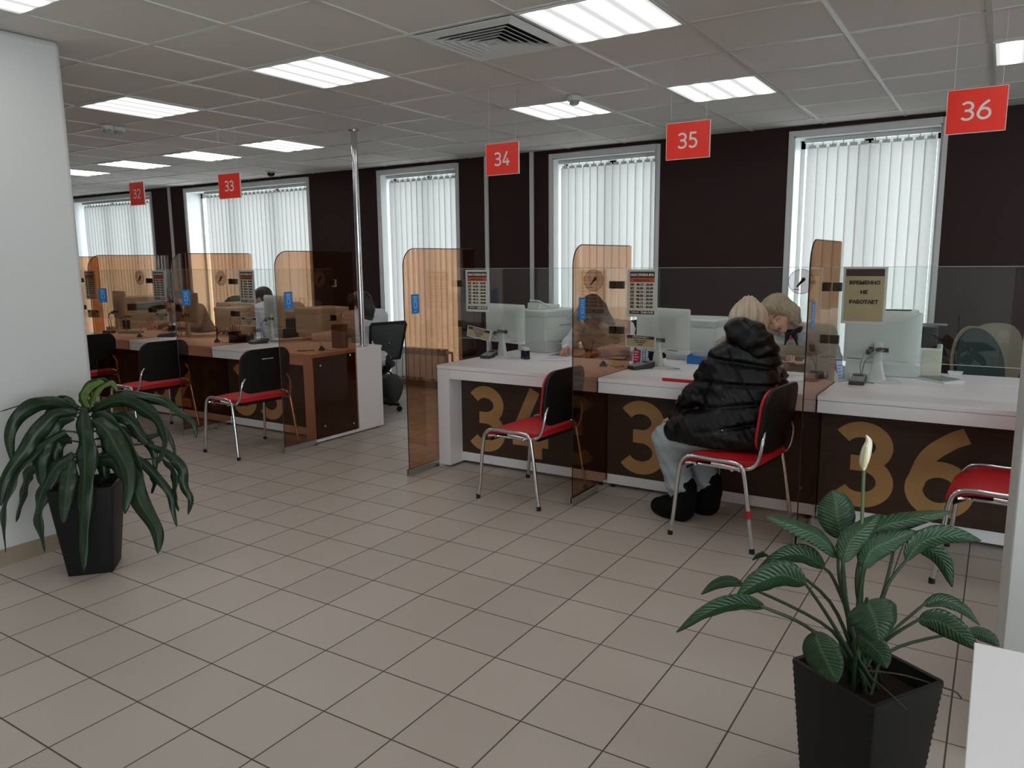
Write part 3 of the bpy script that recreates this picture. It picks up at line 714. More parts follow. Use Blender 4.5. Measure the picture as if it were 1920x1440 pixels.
# ================================================================== BACK OF THE ROOM
ra = thing('radiator', 'white sectional radiator under the narrow window', 'radiator', (-5.66, 6.90, .10))
n = 9; fs_ = MB(); tp = MB()
for k in range(n):
    x = -.40+.8*(k+.5)/n
    fs_.box(x-.039, x+.039, -.045, -.038, .03, .30); fs_.box(x-.012, x+.012, -.04, .045, .0, .37)
    fs_.box(x-.041, x+.041, .03, .042, .02, .34)
    tp.box(x-.039, x+.039, -.045, -.020, .305, .345); tp.box(x-.039, x+.039, -.032, .045, .352, .372); tp.box(x-.030, x+.030, -.046, -.03, .318, .332)
fs_.build('sections', M_white_trim, ra, bevel=.004); tp.build('top_grille', M_pvcd, ra, bevel=.003)
MB().tube([(-.40, 0, .04), (.40, 0, .04)], .018, 12).build('bottom_manifold', M_white_trim, ra)
MB().tube([(-.40, 0, .34), (.44, 0, .34)], .018, 12).build('top_manifold', M_white_trim, ra)
MB().tube(crom([(.44, 0, .34), (.47, 0, .335), (.48, 0, .30), (.48, 0, -.095)], 4), .012, 10).build('pipe', M_brass if 'M_brass' in globals() else M_gold, ra)
for x in (-.3, .3): MB().box(x-.012, x+.012, -.02, .02, -.10, .02).build('leg', M_white_trim, ra)
sw = thing('light_switch', 'white square switch on the brown wall above the counter end', 'switch', atY(627, 531, YF))
MB().box(-.041, .041, -.010, -.0005, -.048, .048).build('plate', M_white_trim, sw, bevel=.004); MB().box(-.028, .028, -.014, -.009, -.03, .03).build('rocker', M_white_trim, sw, bevel=.002)
# grey rucksack on the floor behind the end of counter 33
bg_ = thing('rucksack', 'dark grey rucksack standing on the floor behind the end of counter 33', 'bag', (-5.36, 6.02, 0))
M_bag = pm('grey_bag', (62, 62, 58), .8, var=.1, scale=40, bump=.3)
rings = []
for z, wx, wy in ((0, .10, .08), (.03, .12, .10), (.10, .155, .12), (.20, .19, .13), (.26, .185, .125), (.33, .14, .10), (.36, .09, .07)):
    rings.append([Vector((.78*wx*(abs(math.cos(a))**.7)*(1 if math.cos(a) > 0 else -1), wy*(abs(math.sin(a))**.7)*(1 if math.sin(a) > 0 else -1), z*.82)) for a in [2*PI*k/24 for k in range(24)]])
MB().loft(rings).build('body', M_bag, bg_)
MB().tube(crom([(-.05, 0, .288), (-.03, 0, .32), (.03, 0, .32), (.05, 0, .288)], 5), .008, 8).build('handle', M_blackf, bg_)
MB().tube(crom([(-.06, -.085, .275), (0, -.105, .278), (.06, -.085, .275)], 6), .004, 6).build('zip', M_grey, bg_)
# ================================================================== OFFICE CHAIRS
def swivel(label, loc, rz, shell, mat, w=1.0, h=.60, z0=.52, mesh=False, rim=None):
    rt = thing('office_chair', label, 'chair', loc, rz, group='office chairs behind the counters')
    s = MB(); s.loft([[Vector((.24*a*sx, .23*b*sy+.02, z)) for a, b in [(math.cos(t)*min(1.25, 1/max(abs(math.cos(t)), abs(math.sin(t))))*.85, math.sin(t)*min(1.25, 1/max(abs(math.cos(t)), abs(math.sin(t))))*.85) for t in [2*PI*k/28 for k in range(28)]]]
                  for z, sx, sy in ((.43, .9, .9), (.445, 1, 1), (.485, 1, 1), (.50, .9, .9))]).build('seat', mat, rt, angle=60)
    def P(u, v, t): return Vector((u, -.25 - .10*max(0, v/h)**1.2 + .55*u*u*1.4 + t - .03*math.sin(PI*min(1, v/h)), z0+v))
    hs = max(abs(y) for x, y in shell); poly = [(x*w, y*h/2/hs+h/2) for x, y in shell]; A = []; B = []
    for sc in (1, .85, .6, .3): 
        A.append([P(u*sc, h/2+(v-h/2)*sc, .0) for u, v in poly]); B.append([P(u*sc, h/2+(v-h/2)*sc, -.028 - .02*(1-sc)) for u, v in poly])
    if mesh:
        fr = MB(); fr.tube([P(u, v, -.012) for u, v in poly]+[P(*poly[0], -.012)], .014, 8, caps=False); fr.build('back_frame', M_blackp, rt)
        mm = MB(); mm.loft([[P(u*sc, h/2+(v-h/2)*sc, -.010) for u, v in poly] for sc in (1, .7, .35, .02)], caps=False); mm.build('back_mesh', mat, rt)
    else:
        fr = MB().loft([[v for v in A[3]], A[2], A[1], A[0], B[0], B[1], B[2], B[3]]); fr.build('backrest', mat, rt, angle=60, bevel=.005)
        if rim:
            rp = [(x*1.10, h/2+(y-h/2)*1.05) for x, y in poly]
            MB().loft([[P(u*sc, h/2+(v-h/2)*sc, -.030-t_) for u, v in rp] for sc, t_ in ((.3, .002), (.7, .0), (1, .0), (1, .014), (.7, .026), (.3, .032))]).build('back_shell', rim, rt, angle=60)['label'] = 'beige outer shell of the backrest'
    MB().tube(crom([(0, -.26, z0+.10), (0, -.31, z0-.02), (0, -.22, .41), (0, -.05, .41)], 5), .022, 10, flat=1.6).build('back_bracket', M_blackp, rt)
    MB().lathe([(.03, .08), (.03, .30), (.022, .30), (.022, .43), (.05, .43)], 16).build('gas_lift', M_blackp, rt)
    for k in range(5):
        a = 2*PI*k/5+.3; c, s_ = math.cos(a), math.sin(a)
        l = MB(); l.tube([(0, 0, .10), (.15*c, .15*s_, .085), (.28*c, .28*s_, .068)], [.026, .02, .016], 8); lo = l.build('leg', M_blackp, rt)
        cs = MB(); cs.lathe([(.0, -.012), (.026, -.012), (.026, .012), (0, .012)], 14, (.28*c, .28*s_, .028), M=Matrix.Rotation(PI/2, 3, Vector((c, s_, 0)))); cs.build('caster', M_rubber, lo)
    return rt
oval = [(.235*math.cos(a)*(1 if math.sin(a) > 0 else 1), .30*math.sin(a) if math.sin(a) > 0 else .30*math.sin(a)) for a in [2*PI*k/36 for k in range(36)]]
arch = [(.24*math.copysign(abs(math.cos(a))**.75, math.cos(a)), .30*math.copysign(abs(math.sin(a))**.8, math.sin(a))) for a in [2*PI*k/40 for k in range(40)]]
M_beige = pm('beige_chair_shell', (124, 113, 97), .55, spec=.35, var=.05)
M_teal = pm('dark_teal_fabric', (30, 47, 48), .75, var=.1, scale=60)
M_cmesh = pm('chair_mesh', (58, 66, 68), .7, var=.3, scale=300)
pA = atY(1866, 640, 6.05); swivel('beige office chair with rounded back behind counter 36, facing away', (pA.x-.13, 6.50, 0), PI*.12, arch, M_beige, h=.56, z0=.45, w=.80)
pB = atY(1832, 660, 5.72); swivel('dark teal office chair with narrow oval back, beside the beige one', (.155, 5.81, 0), PI+.9, oval, M_teal, h=.54, z0=.44, w=.92, rim=M_beige)
box_back = [(-.20, -.22), (.20, -.22), (.235, .22), (.22, .25), (-.22, .25), (-.235, .22)]
# ================================================================== COUNTER-TOP THINGS
def monitor(label, loc, rz, w=.50, h=.315, zb=.115, white=True):
    rt = thing('computer_monitor', label, 'monitor', loc, rz, group='white computer monitors')
    # local: back faces -Y
    m = MB(); m.loft([[Vector((x*k, y, zb+h/2+z*k2)) for x, z in rrect(w, h, .012, 3)] for y, k, k2 in ((.0, .985, .98), (-.004, 1, 1), (-.022, 1, 1), (-.034, .94, .90), (-.046, .62, .6))][::-1])
    m.build('housing', M_pvc, rt, angle=30)
    MB().box(-w/2+.012, w/2-.012, .0001, .002, zb+.018, zb+h-.012).build('screen', M_screen, rt, smooth=False)
    s = MB(); s.loft([[Vector((x*a, -.055+y*b, z)) for x, y in rrect(.09, .03, .012, 4)] for z, a, b in ((.012, 1.15, 1.3), (.05, .9, 1), (zb+.02, .55, .9), (zb+.10, .5, .8), (zb+.13, .45, .7))]); s.build('stand', M_pvc, rt)
    MB().lathe([(.0, 0), (.118, 0), (.122, .005), (.112, .010), (.04, .016), (0, .016)], 36, (0, -.02, 0), sx=1, sy=.85).build('base', M_pvc, rt)
    d = MB(); 
    for x in (-.14, .11): d.box(x-.045, x+.045, -.0375, -.0335, zb+.022, zb+.026)
    d.box(-.055, .055, -.056, -.05, zb+.075, zb+.10); d.build('port_recess', M_dgrey, rt, smooth=False)
    c = MB(); c.tube(crom([(.035, -.06, zb+.09), (.03, -.11, zb+.085), (-.01, -.13, zb+.06), (-.05, -.12, zb+.02), (-.07, -.10, .05), (-.085, -.10, .006), (-.04, -.15, .004), (.02, -.16, .004)], 6), .0035, 6)
    c.tube(crom([(-.03, -.06, zb+.09), (-.06, -.10, zb+.07), (-.07, -.13, zb), (-.075, -.12, .03), (-.13, -.14, .004)], 6), .003, 6); c.build('cables', M_grey, rt)
    p = MB(); p.ell((.015, -.075, zb+.09), (.028, .014, .014), 12, 8); p.ell((-.045, -.085, zb+.075), (.018, .014, .018), 12, 8); p.build('plugs', M_dgrey, rt)
    return rt
monitor('white monitor seen from behind at counter 34, below the opening hours plate', (-3.17, 4.93, DZ), -.28, w=.41, h=.295, zb=.105)
monitor('white monitor seen from behind at counter 35, between plate and white box', (-1.91, 4.93, DZ), -.33, w=.45, h=.30, zb=.10)
monitor('white monitor seen from behind at counter 36, under the closed notice', (-.57, 4.98, DZ), -.20, w=.425, h=.31, zb=.10)
monitor('white monitor in front of the man at counter 33', (-5.68, 4.86, DZ), -.30, w=.40, h=.30, zb=.13)
monitor('white monitor seen edge on before the person at counter 32', (-6.93, 4.86, DZ), -.30, w=.42, h=.31, zb=.13)
monitor('white monitor at counter 31 behind the brown glass, half hidden by the pillar', (-8.18, 4.86, DZ), -.3, w=.42, h=.31, zb=.13)
def terminal(label, loc, rz):
    rt = thing('card_terminal', label, 'card terminal', loc, rz, group='grey card terminals')
    b = MB(); b.loft([[Vector((x, -.085+.17*k/6, z)) for x, z in [(-.040, 0), (.040, 0), (.042, .012), (.038, .022+.022*(k/6)), (-.038, .022+.022*(k/6)), (-.042, .012)]] for k in range(7)]); b.build('body', M_dgrey, rt, bevel=.004)
    t = MB(); t.loft([[Vector((x, -.08+.16*k/6, .0225+.022*(k/6)+z)) for x, z in [(-.036, 0), (.036, 0), (.034, .004), (-.034, .004)]] for k in range(7)]); t.build('top_cover', M_grey, rt, bevel=.001)
    MB().box(-.026, .026, .02, .062, .043, .0455).build('display', M_screen, rt, smooth=False)
    k_ = MB()
    for i in range(3):
        for j in range(4): x = -.020+.02*i; y = -.062+.019*j; z = .030+.0026*j; k_.box(x-.007, x+.007, y-.006, y+.006, z-.002, z+.0035)
    k_.build('keypad', M_pvcd, rt, smooth=False)
    MB().tube(crom([(.02, .08, .02), (.04, .13, .012), (.10, .16, .004), (.16, .20, .004)], 6), .0025, 6).build('cord', M_grey, rt)
terminal('grey card terminal on counter 34, left of the monitor base', (-3.25, 4.80, DZ), .15)
terminal('grey card terminal on counter 35, before the red leaflet holder', (-2.005, 4.775, DZ), -.55)
terminal('grey card terminal on counter 36, beside the white leaflet holder', (-.665, 4.80, DZ), .05)
terminal('grey card terminal on counter 33, in front of the man', (-5.71, 4.67, DZ), -.25)
terminal('grey card terminal on counter 32, in front of the blue stamp', (-7.08, 4.66, DZ), -1.0)
def printer(label, loc, rz, w=.44, d=.40, h=.30, style=0, base=0.0):
    rt = thing('office_printer', label, 'printer', loc, rz, group='white office printers')
    if base: MB().box(-w/2+.03, w/2-.03, -d/2+.02, d/2, 0, base).build('paper_cassette', M_pvc, rt, bevel=.006)
    b = MB(); b.loft([[Vector((x, y, base+z)) for x, y in rrect(w*k, d*k, .02, 4)] for z, k in ((0, .96), (.01, 1), (h*.72, 1), (h*.74, .985))]); b.build('body', M_pvc, rt, angle=30)
    t = MB(); t.loft([[Vector((x, y, base+z)) for x, y in rrect(w*k, d*k, .02, 4)] for z, k in ((h*.745, 1), (h*.76, 1.01), (h*.90, 1.01), (h*.93, .98))]); t.build('scanner_lid', M_pvc, rt, angle=30)
    if style == 0:
        a = MB(); a.prism([(-.16, 0), (.10, 0), (.12, .03), (-.15, .055)], (0, d*.30, base+h*.93), (1, 0, 0), (0, 0, 1), (0, -d*.35, 0)); a.build('document_feeder', M_pvc, rt, bevel=.006)
        q = MB(); q.prism([(-.14, -.005), (.02, -.005), (.02, .005), (-.14, .005)], (-.04, d*.2, base+h*1.02), Vector((.9, 0, -.35)), Vector((.35, 0, .9)), (0, -d*.30, 0)); q.build('paper_support', M_pvc, rt, bevel=.002)
        c = MB(); c.prism([(0, 0), (.07, .05), (.09, .045), (.02, -.012)], (w*.02, -d/2-.005, base+h*.70), Vector((0, -1, 0)), Vector((0, 0, 1)), (w*.46, 0, 0)); co_ = c.build('control_panel', M_pvc, rt, bevel=.004)
        MB().box(w*.12, w*.30, -d/2-.075, -d/2-.035, base+h*.845, base+h*.865).build('display', M_dgrey, co_, smooth=False)
    ln = MB(); ln.box(-w/2-.0008, w/2+.0008, -d/2-.0008, -d/2+.02, base+h*.42, base+h*.425); ln.box(-.07, .07, -d/2-.0012, -d/2+.01, base+h*.46, base+h*.50); ln.build('tray_seam', M_pvcd, rt, smooth=False)
    if style == 2:
        MB().box(-w/2+.05, w/2-.03, -d/2-.002, -d/2+.01, base+h*.47, base+h*.70).build('paper_outlet', M_screen, rt, smooth=False)
    return rt

def cabinet(x0, x1, y0, y1, label):
    rt = thing('side_cabinet', label, 'cabinet', ((x0+x1)/2, (y0+y1)/2, 0), group='white side cabinets')
    a, b = (x1-x0)/2, (y1-y0)/2
    MB().box(-a, a, -b, b, .04, DZ-.026).build('body', M_lam, rt, bevel=.001); MB().box(-a, a, -b, b, DZ-.0255, DZ).build('top', M_lam, rt, bevel=.002); MB().box(-a+.02, a-.02, -b+.02, b-.02, 0, .0395).build('plinth', M_lam, rt, smooth=False)
cabinet(-3.34, -2.93, 5.105, 5.92, 'white side cabinet behind counter 34 under the printer')
cabinet(-2.075, -1.63, 5.105, 5.92, 'white side cabinet behind counter 35 under the white box printer')
cabinet(-.78, .45, 5.105, 5.47, 'white side cabinet along the back of counter 36')
cabinet(-7.14, -6.78, 5.105, 5.90, 'white side cabinet behind counter 32 under a printer')
cabinet(-5.85, -5.50, 5.105, 5.90, 'white side cabinet behind counter 33 under a printer')
cabinet(-8.95, -8.18, 5.105, 5.70, 'white side cabinet under the big printer by the pillar')
cabinet(-7.52, -7.16, 5.50, 5.95, 'white side cabinet behind counter 31 under the boxy printer')
printer('white printer with document feeder and display at counter 34', (-3.10, 5.46, DZ), PI/2-.22, w=.46, d=.34, h=.27, base=.085)
printer('boxy white printer at counter 35, left of the customer hat', (-1.85, 5.50, DZ), PI/2-.06, w=.40, d=.38, h=.29, style=1, base=.03)
printer('boxy white printer behind counter 33, left of the woman with long hair', (-5.66, 5.42, DZ), PI/2-.15, w=.40, d=.36, h=.27, style=1, base=.04)
printer('boxy white printer behind counter 32, left of the man', (-6.95, 5.42, DZ), PI/2-.2, w=.36, d=.36, h=.25, style=1, base=.03)
printer('large white printer with dark outlet by the pillar, seen through brown glass', (-8.55, 5.38, DZ), PI/2-.35, w=.58, d=.42, h=.33, style=2, base=.05)
printer('boxy white printer behind the blue sticker at counter 31', (-7.33, 5.72, DZ), PI/2-.2, w=.34, d=.34, h=.28, style=1, base=.03)
# printer at counter 36 : scanner head carried over an outlet filled in black
p6 = thing('office_printer', 'white multifunction printer behind the monitor of counter 36', 'printer', (-.535, 5.30, DZ), .03, group='white office printers')
MB().box(-.26, .26, -.14, .155, 0, .185).build('body', M_pvc, p6, bevel=.008)
MB().box(.16, .262, -.142, -.06, .02, .175).build('front_door', M_cream, p6, bevel=.004)
MB().box(-.26, -.02, -.14, .155, .185, .33).build('column', M_pvc, p6, bevel=.006)
MB().box(-.02, .235, -.13, .15, .186, .31).build('outlet', M_screen, p6, bevel=.004)  # solid black block in place of the shaded gap
MB().box(-.27, .115, -.15, .165, .33, .395).build('scanner_lid', M_pvc, p6, bevel=.012)
MB().lathe([(0, -.02), (.034, -.02), (.036, 0), (.034, .02), (0, .02)], 20, (.122, -.11, .352), M=Matrix.Rotation(PI/2, 3, 'Y')).build('hinge', M_cream, p6)
q = MB(); q.prism([(-.08, 0), (.08, 0), (.06, .022), (-.08, .012)], (.20, -.02, .312), (1, 0, 0), (0, 1, 0), (0, 0, .012)); q.build('wire_tray', M_grey, p6, bevel=.002)
MB().box(-.12, .08, -.02, .0, .396, .404).build('paper_slot', M_dgrey, p6, smooth=False)
# pens on stands
M_pen = pm('pen_body', (228, 228, 226), .3)
def pen_stand(loc, label, tilt=.25, rz=0, pen=None):
    rt = thing('pen_stand', label, 'pen stand', loc, rz, group='pens on stands')
    MB().lathe([(0, 0), (.026, 0), (.028, .006), (.022, .016), (.012, .030), (.010, .036), (0, .036)], 20).build('base', M_blackp, rt)
    v = Vector((math.sin(tilt), 0, math.cos(tilt)))
    MB().tube([Vector((0, 0, .02))+v*a for a in (0, .02, .10, .125)], [.003, .005, .005, .003], 8).build('pen', pen or M_pen, rt)
    MB().tube(crom([(.0, .01, .02), (.05, .03, .002), (.10, .01, .002), (.13, .05, .002), (.10, .08, .002)], 6), .0016, 5).build('cord', M_blackp, rt)
def dz(px, py): return atZ(px, py, DZ)
pen_stand(dz(1131, 687), 'black pen stand with pen, behind the brown glass at counter 34', .02)
pen_stand(dz(621, 659)+Vector((-.13, .02, 0)), 'pen stand with tilted pen at the end of counter 33', -.25)
pen_stand(dz(407, 642), 'pen stand at the right end of counter 32, in front of the blue organiser', .1, pen=M_blackp)
pen_stand(dz(262, 632), 'pen stand with leaning pen behind brown glass at counter 31', .45)
pn = thing('pen', 'loose black pen lying on the end of counter 33', 'pen', dz(583, 659)+Vector((-.06, 0, .004)), .9)
MB().tube([(-.07, 0, 0), (-.06, 0, 0), (.06, 0, 0), (.07, 0, 0)], [.002, .004, .004, .003], 8).build('barrel', M_blackp, pn); MB().box(.01, .05, -.006, -.004, -.001, .001).build('clip', M_chrome, pn, smooth=False)
def stamp(loc, rz, label, body=M_pvc, side=None):
    rt = thing('ink_stamp', label, 'stamp', loc, rz, group='self inking stamps')
    MB().box(-.036, .036, -.022, .022, 0, .018).build('base', M_dgrey, rt, bevel=.003)
    MB().box(-.034, -.024, -.02, .02, .0185, .065).build('side_guard', side or M_navy, rt, bevel=.002); MB().box(.022, .034, -.02, .02, .0185, .065).build('side_guard', M_blackp, rt, bevel=.002)
    MB().box(-.023, .021, -.018, .018, .030, .044).build('cushion', M_blackp, rt, bevel=.002)
    h = MB(); h.loft([[Vector((x*k, y*k, z)) for x, y in rrect(.066, .04, .01, 4)] for z, k in ((.0655, 1), (.080, 1), (.088, .8))]); h.build('handle', body, rt)
M_navy = pm('navy_plastic', (34, 48, 110), .4)
stamp(dz(985, 673), -.5, 'white and blue ink stamp on counter 34 by the monitor base')
stamp(dz(322, 621)+Vector((0, 0, 0)), .2, 'blue and white ink stamp on counter 32 beside the grey terminal', M_pvc, M_blue)
# papers, folders, keyboards, holders
def sheets(loc, rz, label, n=1, w=.21, h=.297, curl=0.0, group='papers on the counters'):
    rt = thing('paper_sheets', label, 'paper', loc, rz, group=group)
    m = MB()
    for k in range(n):
        a = random.uniform(-.08, .08)*k; z = .0008+.0012*k; R = Matrix.Rotation(a, 4, 'Z'); rows = []
        for i in range(9):
            x = -w/2+w*i/8; c = curl*max(0, (i-5)/3)**2
            rows.append([R @ Vector((x-c*.4, -h/2, z+c)), R @ Vector((x-c*.4, h/2, z+c)), R @ Vector((x-c*.4, h/2, z+c+.0006)), R @ Vector((x-c*.4, -h/2, z+c+.0006))])
        m.loft(rows)
    m.build('sheets', M_paper, rt, clean=False); 
    t = MB(); z = .0008+.0012*(n-1)+.0009
    for k in range(7): t.box(-w*.38, w*(.1 if k % 3 == 2 else .2), h*.3-k*.022, h*.3-k*.022+.004, z, z+.0002)
    t.build('print_lines', M_pvcd, rt, smooth=False)
sheets(dz(1045, 672), .3, 'loose papers on counter 34 by the ink stamp', 2); sheets(dz(1062, 667)+Vector((.02, .06, .004)), .8, 'curled booklet of papers on counter 34 near the brown glass', 3, .15, .21, .03)
sheets(dz(1478, 708), -.15, 'sheets of paper on counter 35 under the blonde woman hands', 3)
sheets(dz(1150, 668), .2, 'white papers on counter 34 behind the brown glass before the dark haired woman', 2)
fo = thing('red_folder', 'red folder with white sheet at the front edge of counter 35', 'folder', (-1.515, 4.46, DZ), -.02)
MB().box(-.17, .17, -.115, .115, 0, .006).build('back_cover', M_redplastic, fo, bevel=.002); MB().box(-.162, .15, -.105, .105, .0065, .011).build('sheet', M_paper, fo, smooth=False)
MB().tube([(-.17, -.112, .010), (.17, -.112, .010)], .009, 10).build('spine', M_redplastic, fo)
bt = thing('blue_tray', 'bright blue tray beside the boxy printer at counter 35', 'tray', (-1.74, 5.24, DZ), .1)
b_ = MB(); b_.box(-.09, .09, -.08, .08, 0, .006); b_.box(-.09, .09, -.08, -.075, .006, .05); b_.box(-.09, -.085, -.075, .08, .006, .06); b_.build('body', M_blue, bt, bevel=.001)
def keyboard(loc, rz, label):
    rt = thing('keyboard', label, 'keyboard', loc, rz, group='white keyboards')
    MB().loft([[Vector((x, y, 0)) for x, y in rrect(.44, .14, .01, 3)], [Vector((x, y, .010+.008*(y+.07)/.14)) for x, y in rrect(.44, .14, .01, 3)]]).build('case', M_pvc, rt, bevel=.002)
    k = MB()
    for r in range(5):
        for c in range(20): x = -.205+.0207*c; y = -.050+.024*r; z = .0125+.008*(y+.07)/.14; k.box(x-.008, x+.008, y-.009, y+.009, z-.002, z+.004)
    k.build('keys', M_pvcd, rt, smooth=False)
keyboard((-.335, 5.20, DZ), -.82, 'long white keyboard lying across counter 36')
keyboard((-5.52, 4.90, DZ), 1.05, 'white keyboard at counter 33 under the hand of the woman with long hair')
keyboard((-6.66, 4.86, DZ), .9, 'white keyboard at counter 32 under the hands of the man')
tr = thing('small_tray', 'small white dish at the back of counter 36 before the teal chair', 'dish', (-.20, 5.42, DZ))
MB().frustum((-.03, .03, -.025, .025), (-.042, .042, -.035, .035), 0, .022).build('body', M_pvc, tr, bevel=.002)
def leaflets(loc, rz, label, clear=True):
    rt = thing('leaflet_holder', label, 'leaflet holder', loc, rz, group='leaflet holders')
    b = MB(); b.box(-.055, .055, -.035, .035, 0, .004); b.prism([(-.035, .004), (.030, .004), (.045, .11), (.041, .11), (.026, .008), (-.035, .008)], (-.055, 0, 0), (0, 1, 0), (0, 0, 1), (.11, 0, 0))
    s = [(-.035, 0)] + [(-.035+.055*(1-math.cos(a)), .085*math.sin(a)) for a in [PI/2*k/8 for k in range(1, 9)]] + [(.036, .085), (.030, 0)]
    for x in (-.058, .055): b.prism(s, (x, 0, 0), (0, 1, 0), (0, 0, 1), (.003, 0, 0))
    b.build('holder', M_acryl if clear else M_pvc, rt, smooth=False)
    for k, (m_, x0, x1, h) in enumerate(((M_redplastic, -.05, -.005, .105), (M_bluelt, .0, .05, .112))):
        p = MB(); p.prism([(.012-.006*k, .006), (.016-.006*k, .006), (.034-.006*k, h), (.030-.006*k, h)], (x0, 0, 0), (0, 1, 0), (0, 0, 1), (x1-x0, 0, 0)); lf = p.build('leaflet', m_, rt, smooth=False)
        q = MB()
        for j in range(4): z = .03+.018*j; y = .012-.006*k+.018*(z-.006)/(h-.006); q.box(x0+.006, x0+.006+(.030 if j % 2 else .022), y-.0012, y, z, z+.006)
        q.build('print_lines', M_paper if k == 0 else M_grey, lf, smooth=False)
leaflets(dz(1200, 684)+Vector((0, .0, 0)), .25, 'clear leaflet holder with red leaflet on counter 35 behind the terminal')
leaflets(dz(1562, 714)+Vector((.03, .02, 0)), 1.1, 'white leaflet holder with red leaflet on counter 36 beside the divider', False)
rd = thing('card_reader', 'small black card reader at the right end of counter 35', 'card reader', (-.885, 4.93, DZ), .2)
MB().box(-.04, .04, -.05, .05, 0, .03).build('body', M_dgrey, rd, bevel=.006); MB().box(-.03, .03, -.04, .01, .0305, .033).build('keypad', M_pvcd, rd, bevel=.001)
# organiser with pencils at counter 32
og = thing('desk_organiser', 'dark blue desk organiser with pencils at the right end of counter 32', 'organiser', dz(446, 643)+Vector((-.02, .06, 0)), .55)
o_ = MB()
for x0, x1, h in ((-.10, -.02, .10), (-.02, .10, .065)):
    o_.box(x0, x1, -.05, .05, 0, .004); o_.box(x0, x0+.003, -.05, .05, .004, h); o_.box(x1-.003, x1, -.05, .05, .004, h); o_.box(x0, x1, -.05, -.047, .004, h); o_.box(x0, x1, .047, .05, .004, h)
o_.build('body', M_navyd if 'M_navyd' in globals() else pm('dark_navy', (30, 32, 58), .5), og, smooth=False)
for k in range(6): MB().tube([(-.08+.009*k, .01*(k % 3-1), .006), (-.09+.014*k, .02*(k % 3-1), .150+.012*(k % 2))], .0036, 7).build('pencil', [M_redplastic, M_dgrey, M_gold][k % 3], og)
MB().box(-.012, .09, -.04, .04, .030, .08).build('note_block', M_skirt, og, bevel=.002)
cp = thing('pen_cup', 'black mesh cup with scissors behind brown glass at counter 31', 'cup', dz(222, 620)+Vector((-.10, .16, 0)))
MB().lathe([(0, .002), (.036, 0), (.04, .10), (.037, .10), (.033, .006), (0, .006)], 24).build('cup', M_blackp, cp)
sc_ = MB()
for s in (-1, 1):
    sc_.tube([(0, 0, .02), (.012*s, 0, .125)], .004, 6); c = Vector((.020*s, 0, .148)); sc_.tube([c+Vector((.016*math.cos(a), 0, .022*math.sin(a))) for a in [2*PI*k/14 for k in range(15)]], .0045, 6, caps=False)
sc_.build('scissors', M_blackp, cp)
for k in range(3): MB().tube([(-.01*k, .012, .01), (-.014-.012*k, .02, .14+.01*k)], .0035, 6).build('pencil', M_dgrey, cp)
ts = thing('document_scanner', 'flat grey scanner with an upright post behind brown glass at counter 31', 'scanner', dz(243, 624)+Vector((.06, -.02, 0)), .3)
MB().box(-.11, .11, -.07, .07, 0, .022).build('base', M_grey, ts, bevel=.005); MB().tube([(-.09, .04, .02), (-.09, .04, .17)], .006, 8).build('post', M_grey, ts); MB().box(-.10, -.02, .025, .055, .165, .185).build('head', M_grey, ts, bevel=.004)
ht = thing('tape_dispenser', 'grey terminal on counter 31 nearest the pillar', 'card terminal', dz(205, 625), .2)
MB().box(-.045, .045, -.05, .05, 0, .03).build('body', M_dgrey, ht, bevel=.008); MB().box(-.03, .03, -.035, .02, .0305, .034).build('keypad', M_pvcd, ht, bevel=.001)
ht.name = 'card_terminal'
lb = thing('leaflet_box', 'tall brown leaflet box on the end of counter 33', 'leaflet box', dz(638, 653)+Vector((-.03, .03, 0)), .12)
M_bbox = pm('brown_box', (120, 92, 72), .5)
k_ = MB(); k_.box(-.055, .055, -.04, .04, 0, .004); k_.box(-.055, .055, .036, .04, .004, .20); k_.box(-.055, -.051, -.04, .036, .004, .20); k_.box(.051, .055, -.04, .036, .004, .20); k_.box(-.051, .051, -.04, -.036, .004, .20)
k_.build('box', M_bbox, lb, smooth=False); MB().box(-.045, .045, -.03, .03, .006, .19).build('leaflets', M_bbox, lb, smooth=False)
cu = thing('paper_cup', 'white paper cup standing on the brown leaflet box', 'cup', dz(638, 653)+Vector((-.035, .035, .2005)))
MB().lathe([(0, 0), (.024, 0), (.030, .07), (.028, .07), (.022, .004), (0, .004)], 20).build('cup', M_pvc, cu)
MB().tube([(.006, 0, .008), (.026, .0, .085), (.030, 0, .095)], .0035, 6).build('stick', M_dgrey, cu)
# chairs of the other clerks
swivel('black mesh office chair of the man at counter 32', (-6.26, 5.46, 0), PI*.5-.15, box_back, M_cmesh, h=.40, z0=.50, w=.9, mesh=True)
swivel('black mesh office chair of the woman with long hair behind counter 33', (-5.19, 5.58, 0), PI*.5-.25, box_back, M_cmesh, h=.38, z0=.51, w=.85, mesh=True)
swivel('black office chair behind counter 31', (-7.95, 5.85, 0), PI, arch, M_blackf, h=.55, z0=.52)
swivel('black office chair of the dark haired woman at counter 34', (-2.58, 5.78, 0), PI, arch, M_blackf, h=.45, z0=.50)
swivel('black office chair of the blonde woman at counter 35', (-1.22, 5.80, 0), PI, arch, M_blackf, h=.42, z0=.50)
# white worktop beside the photographer
wt = thing('white_table', 'white table top at the bottom right corner, nearest the camera', 'table', (.50, 1.18, 0))
MB().box(-.492, .5, -.8, .405, .724, .75).build('table_top', M_lam, wt, bevel=.0015)
MB().box(-.47, -.45, -.78, .385, 0, .7235).build('side_panel', M_lam, wt, smooth=False); MB().box(.45, .47, -.78, .385, 0, .7235).build('side_panel', M_lam, wt, smooth=False); MB().box(-.45, .45, .36, .38, .2, .7235).build('back_panel', M_lam, wt, smooth=False)
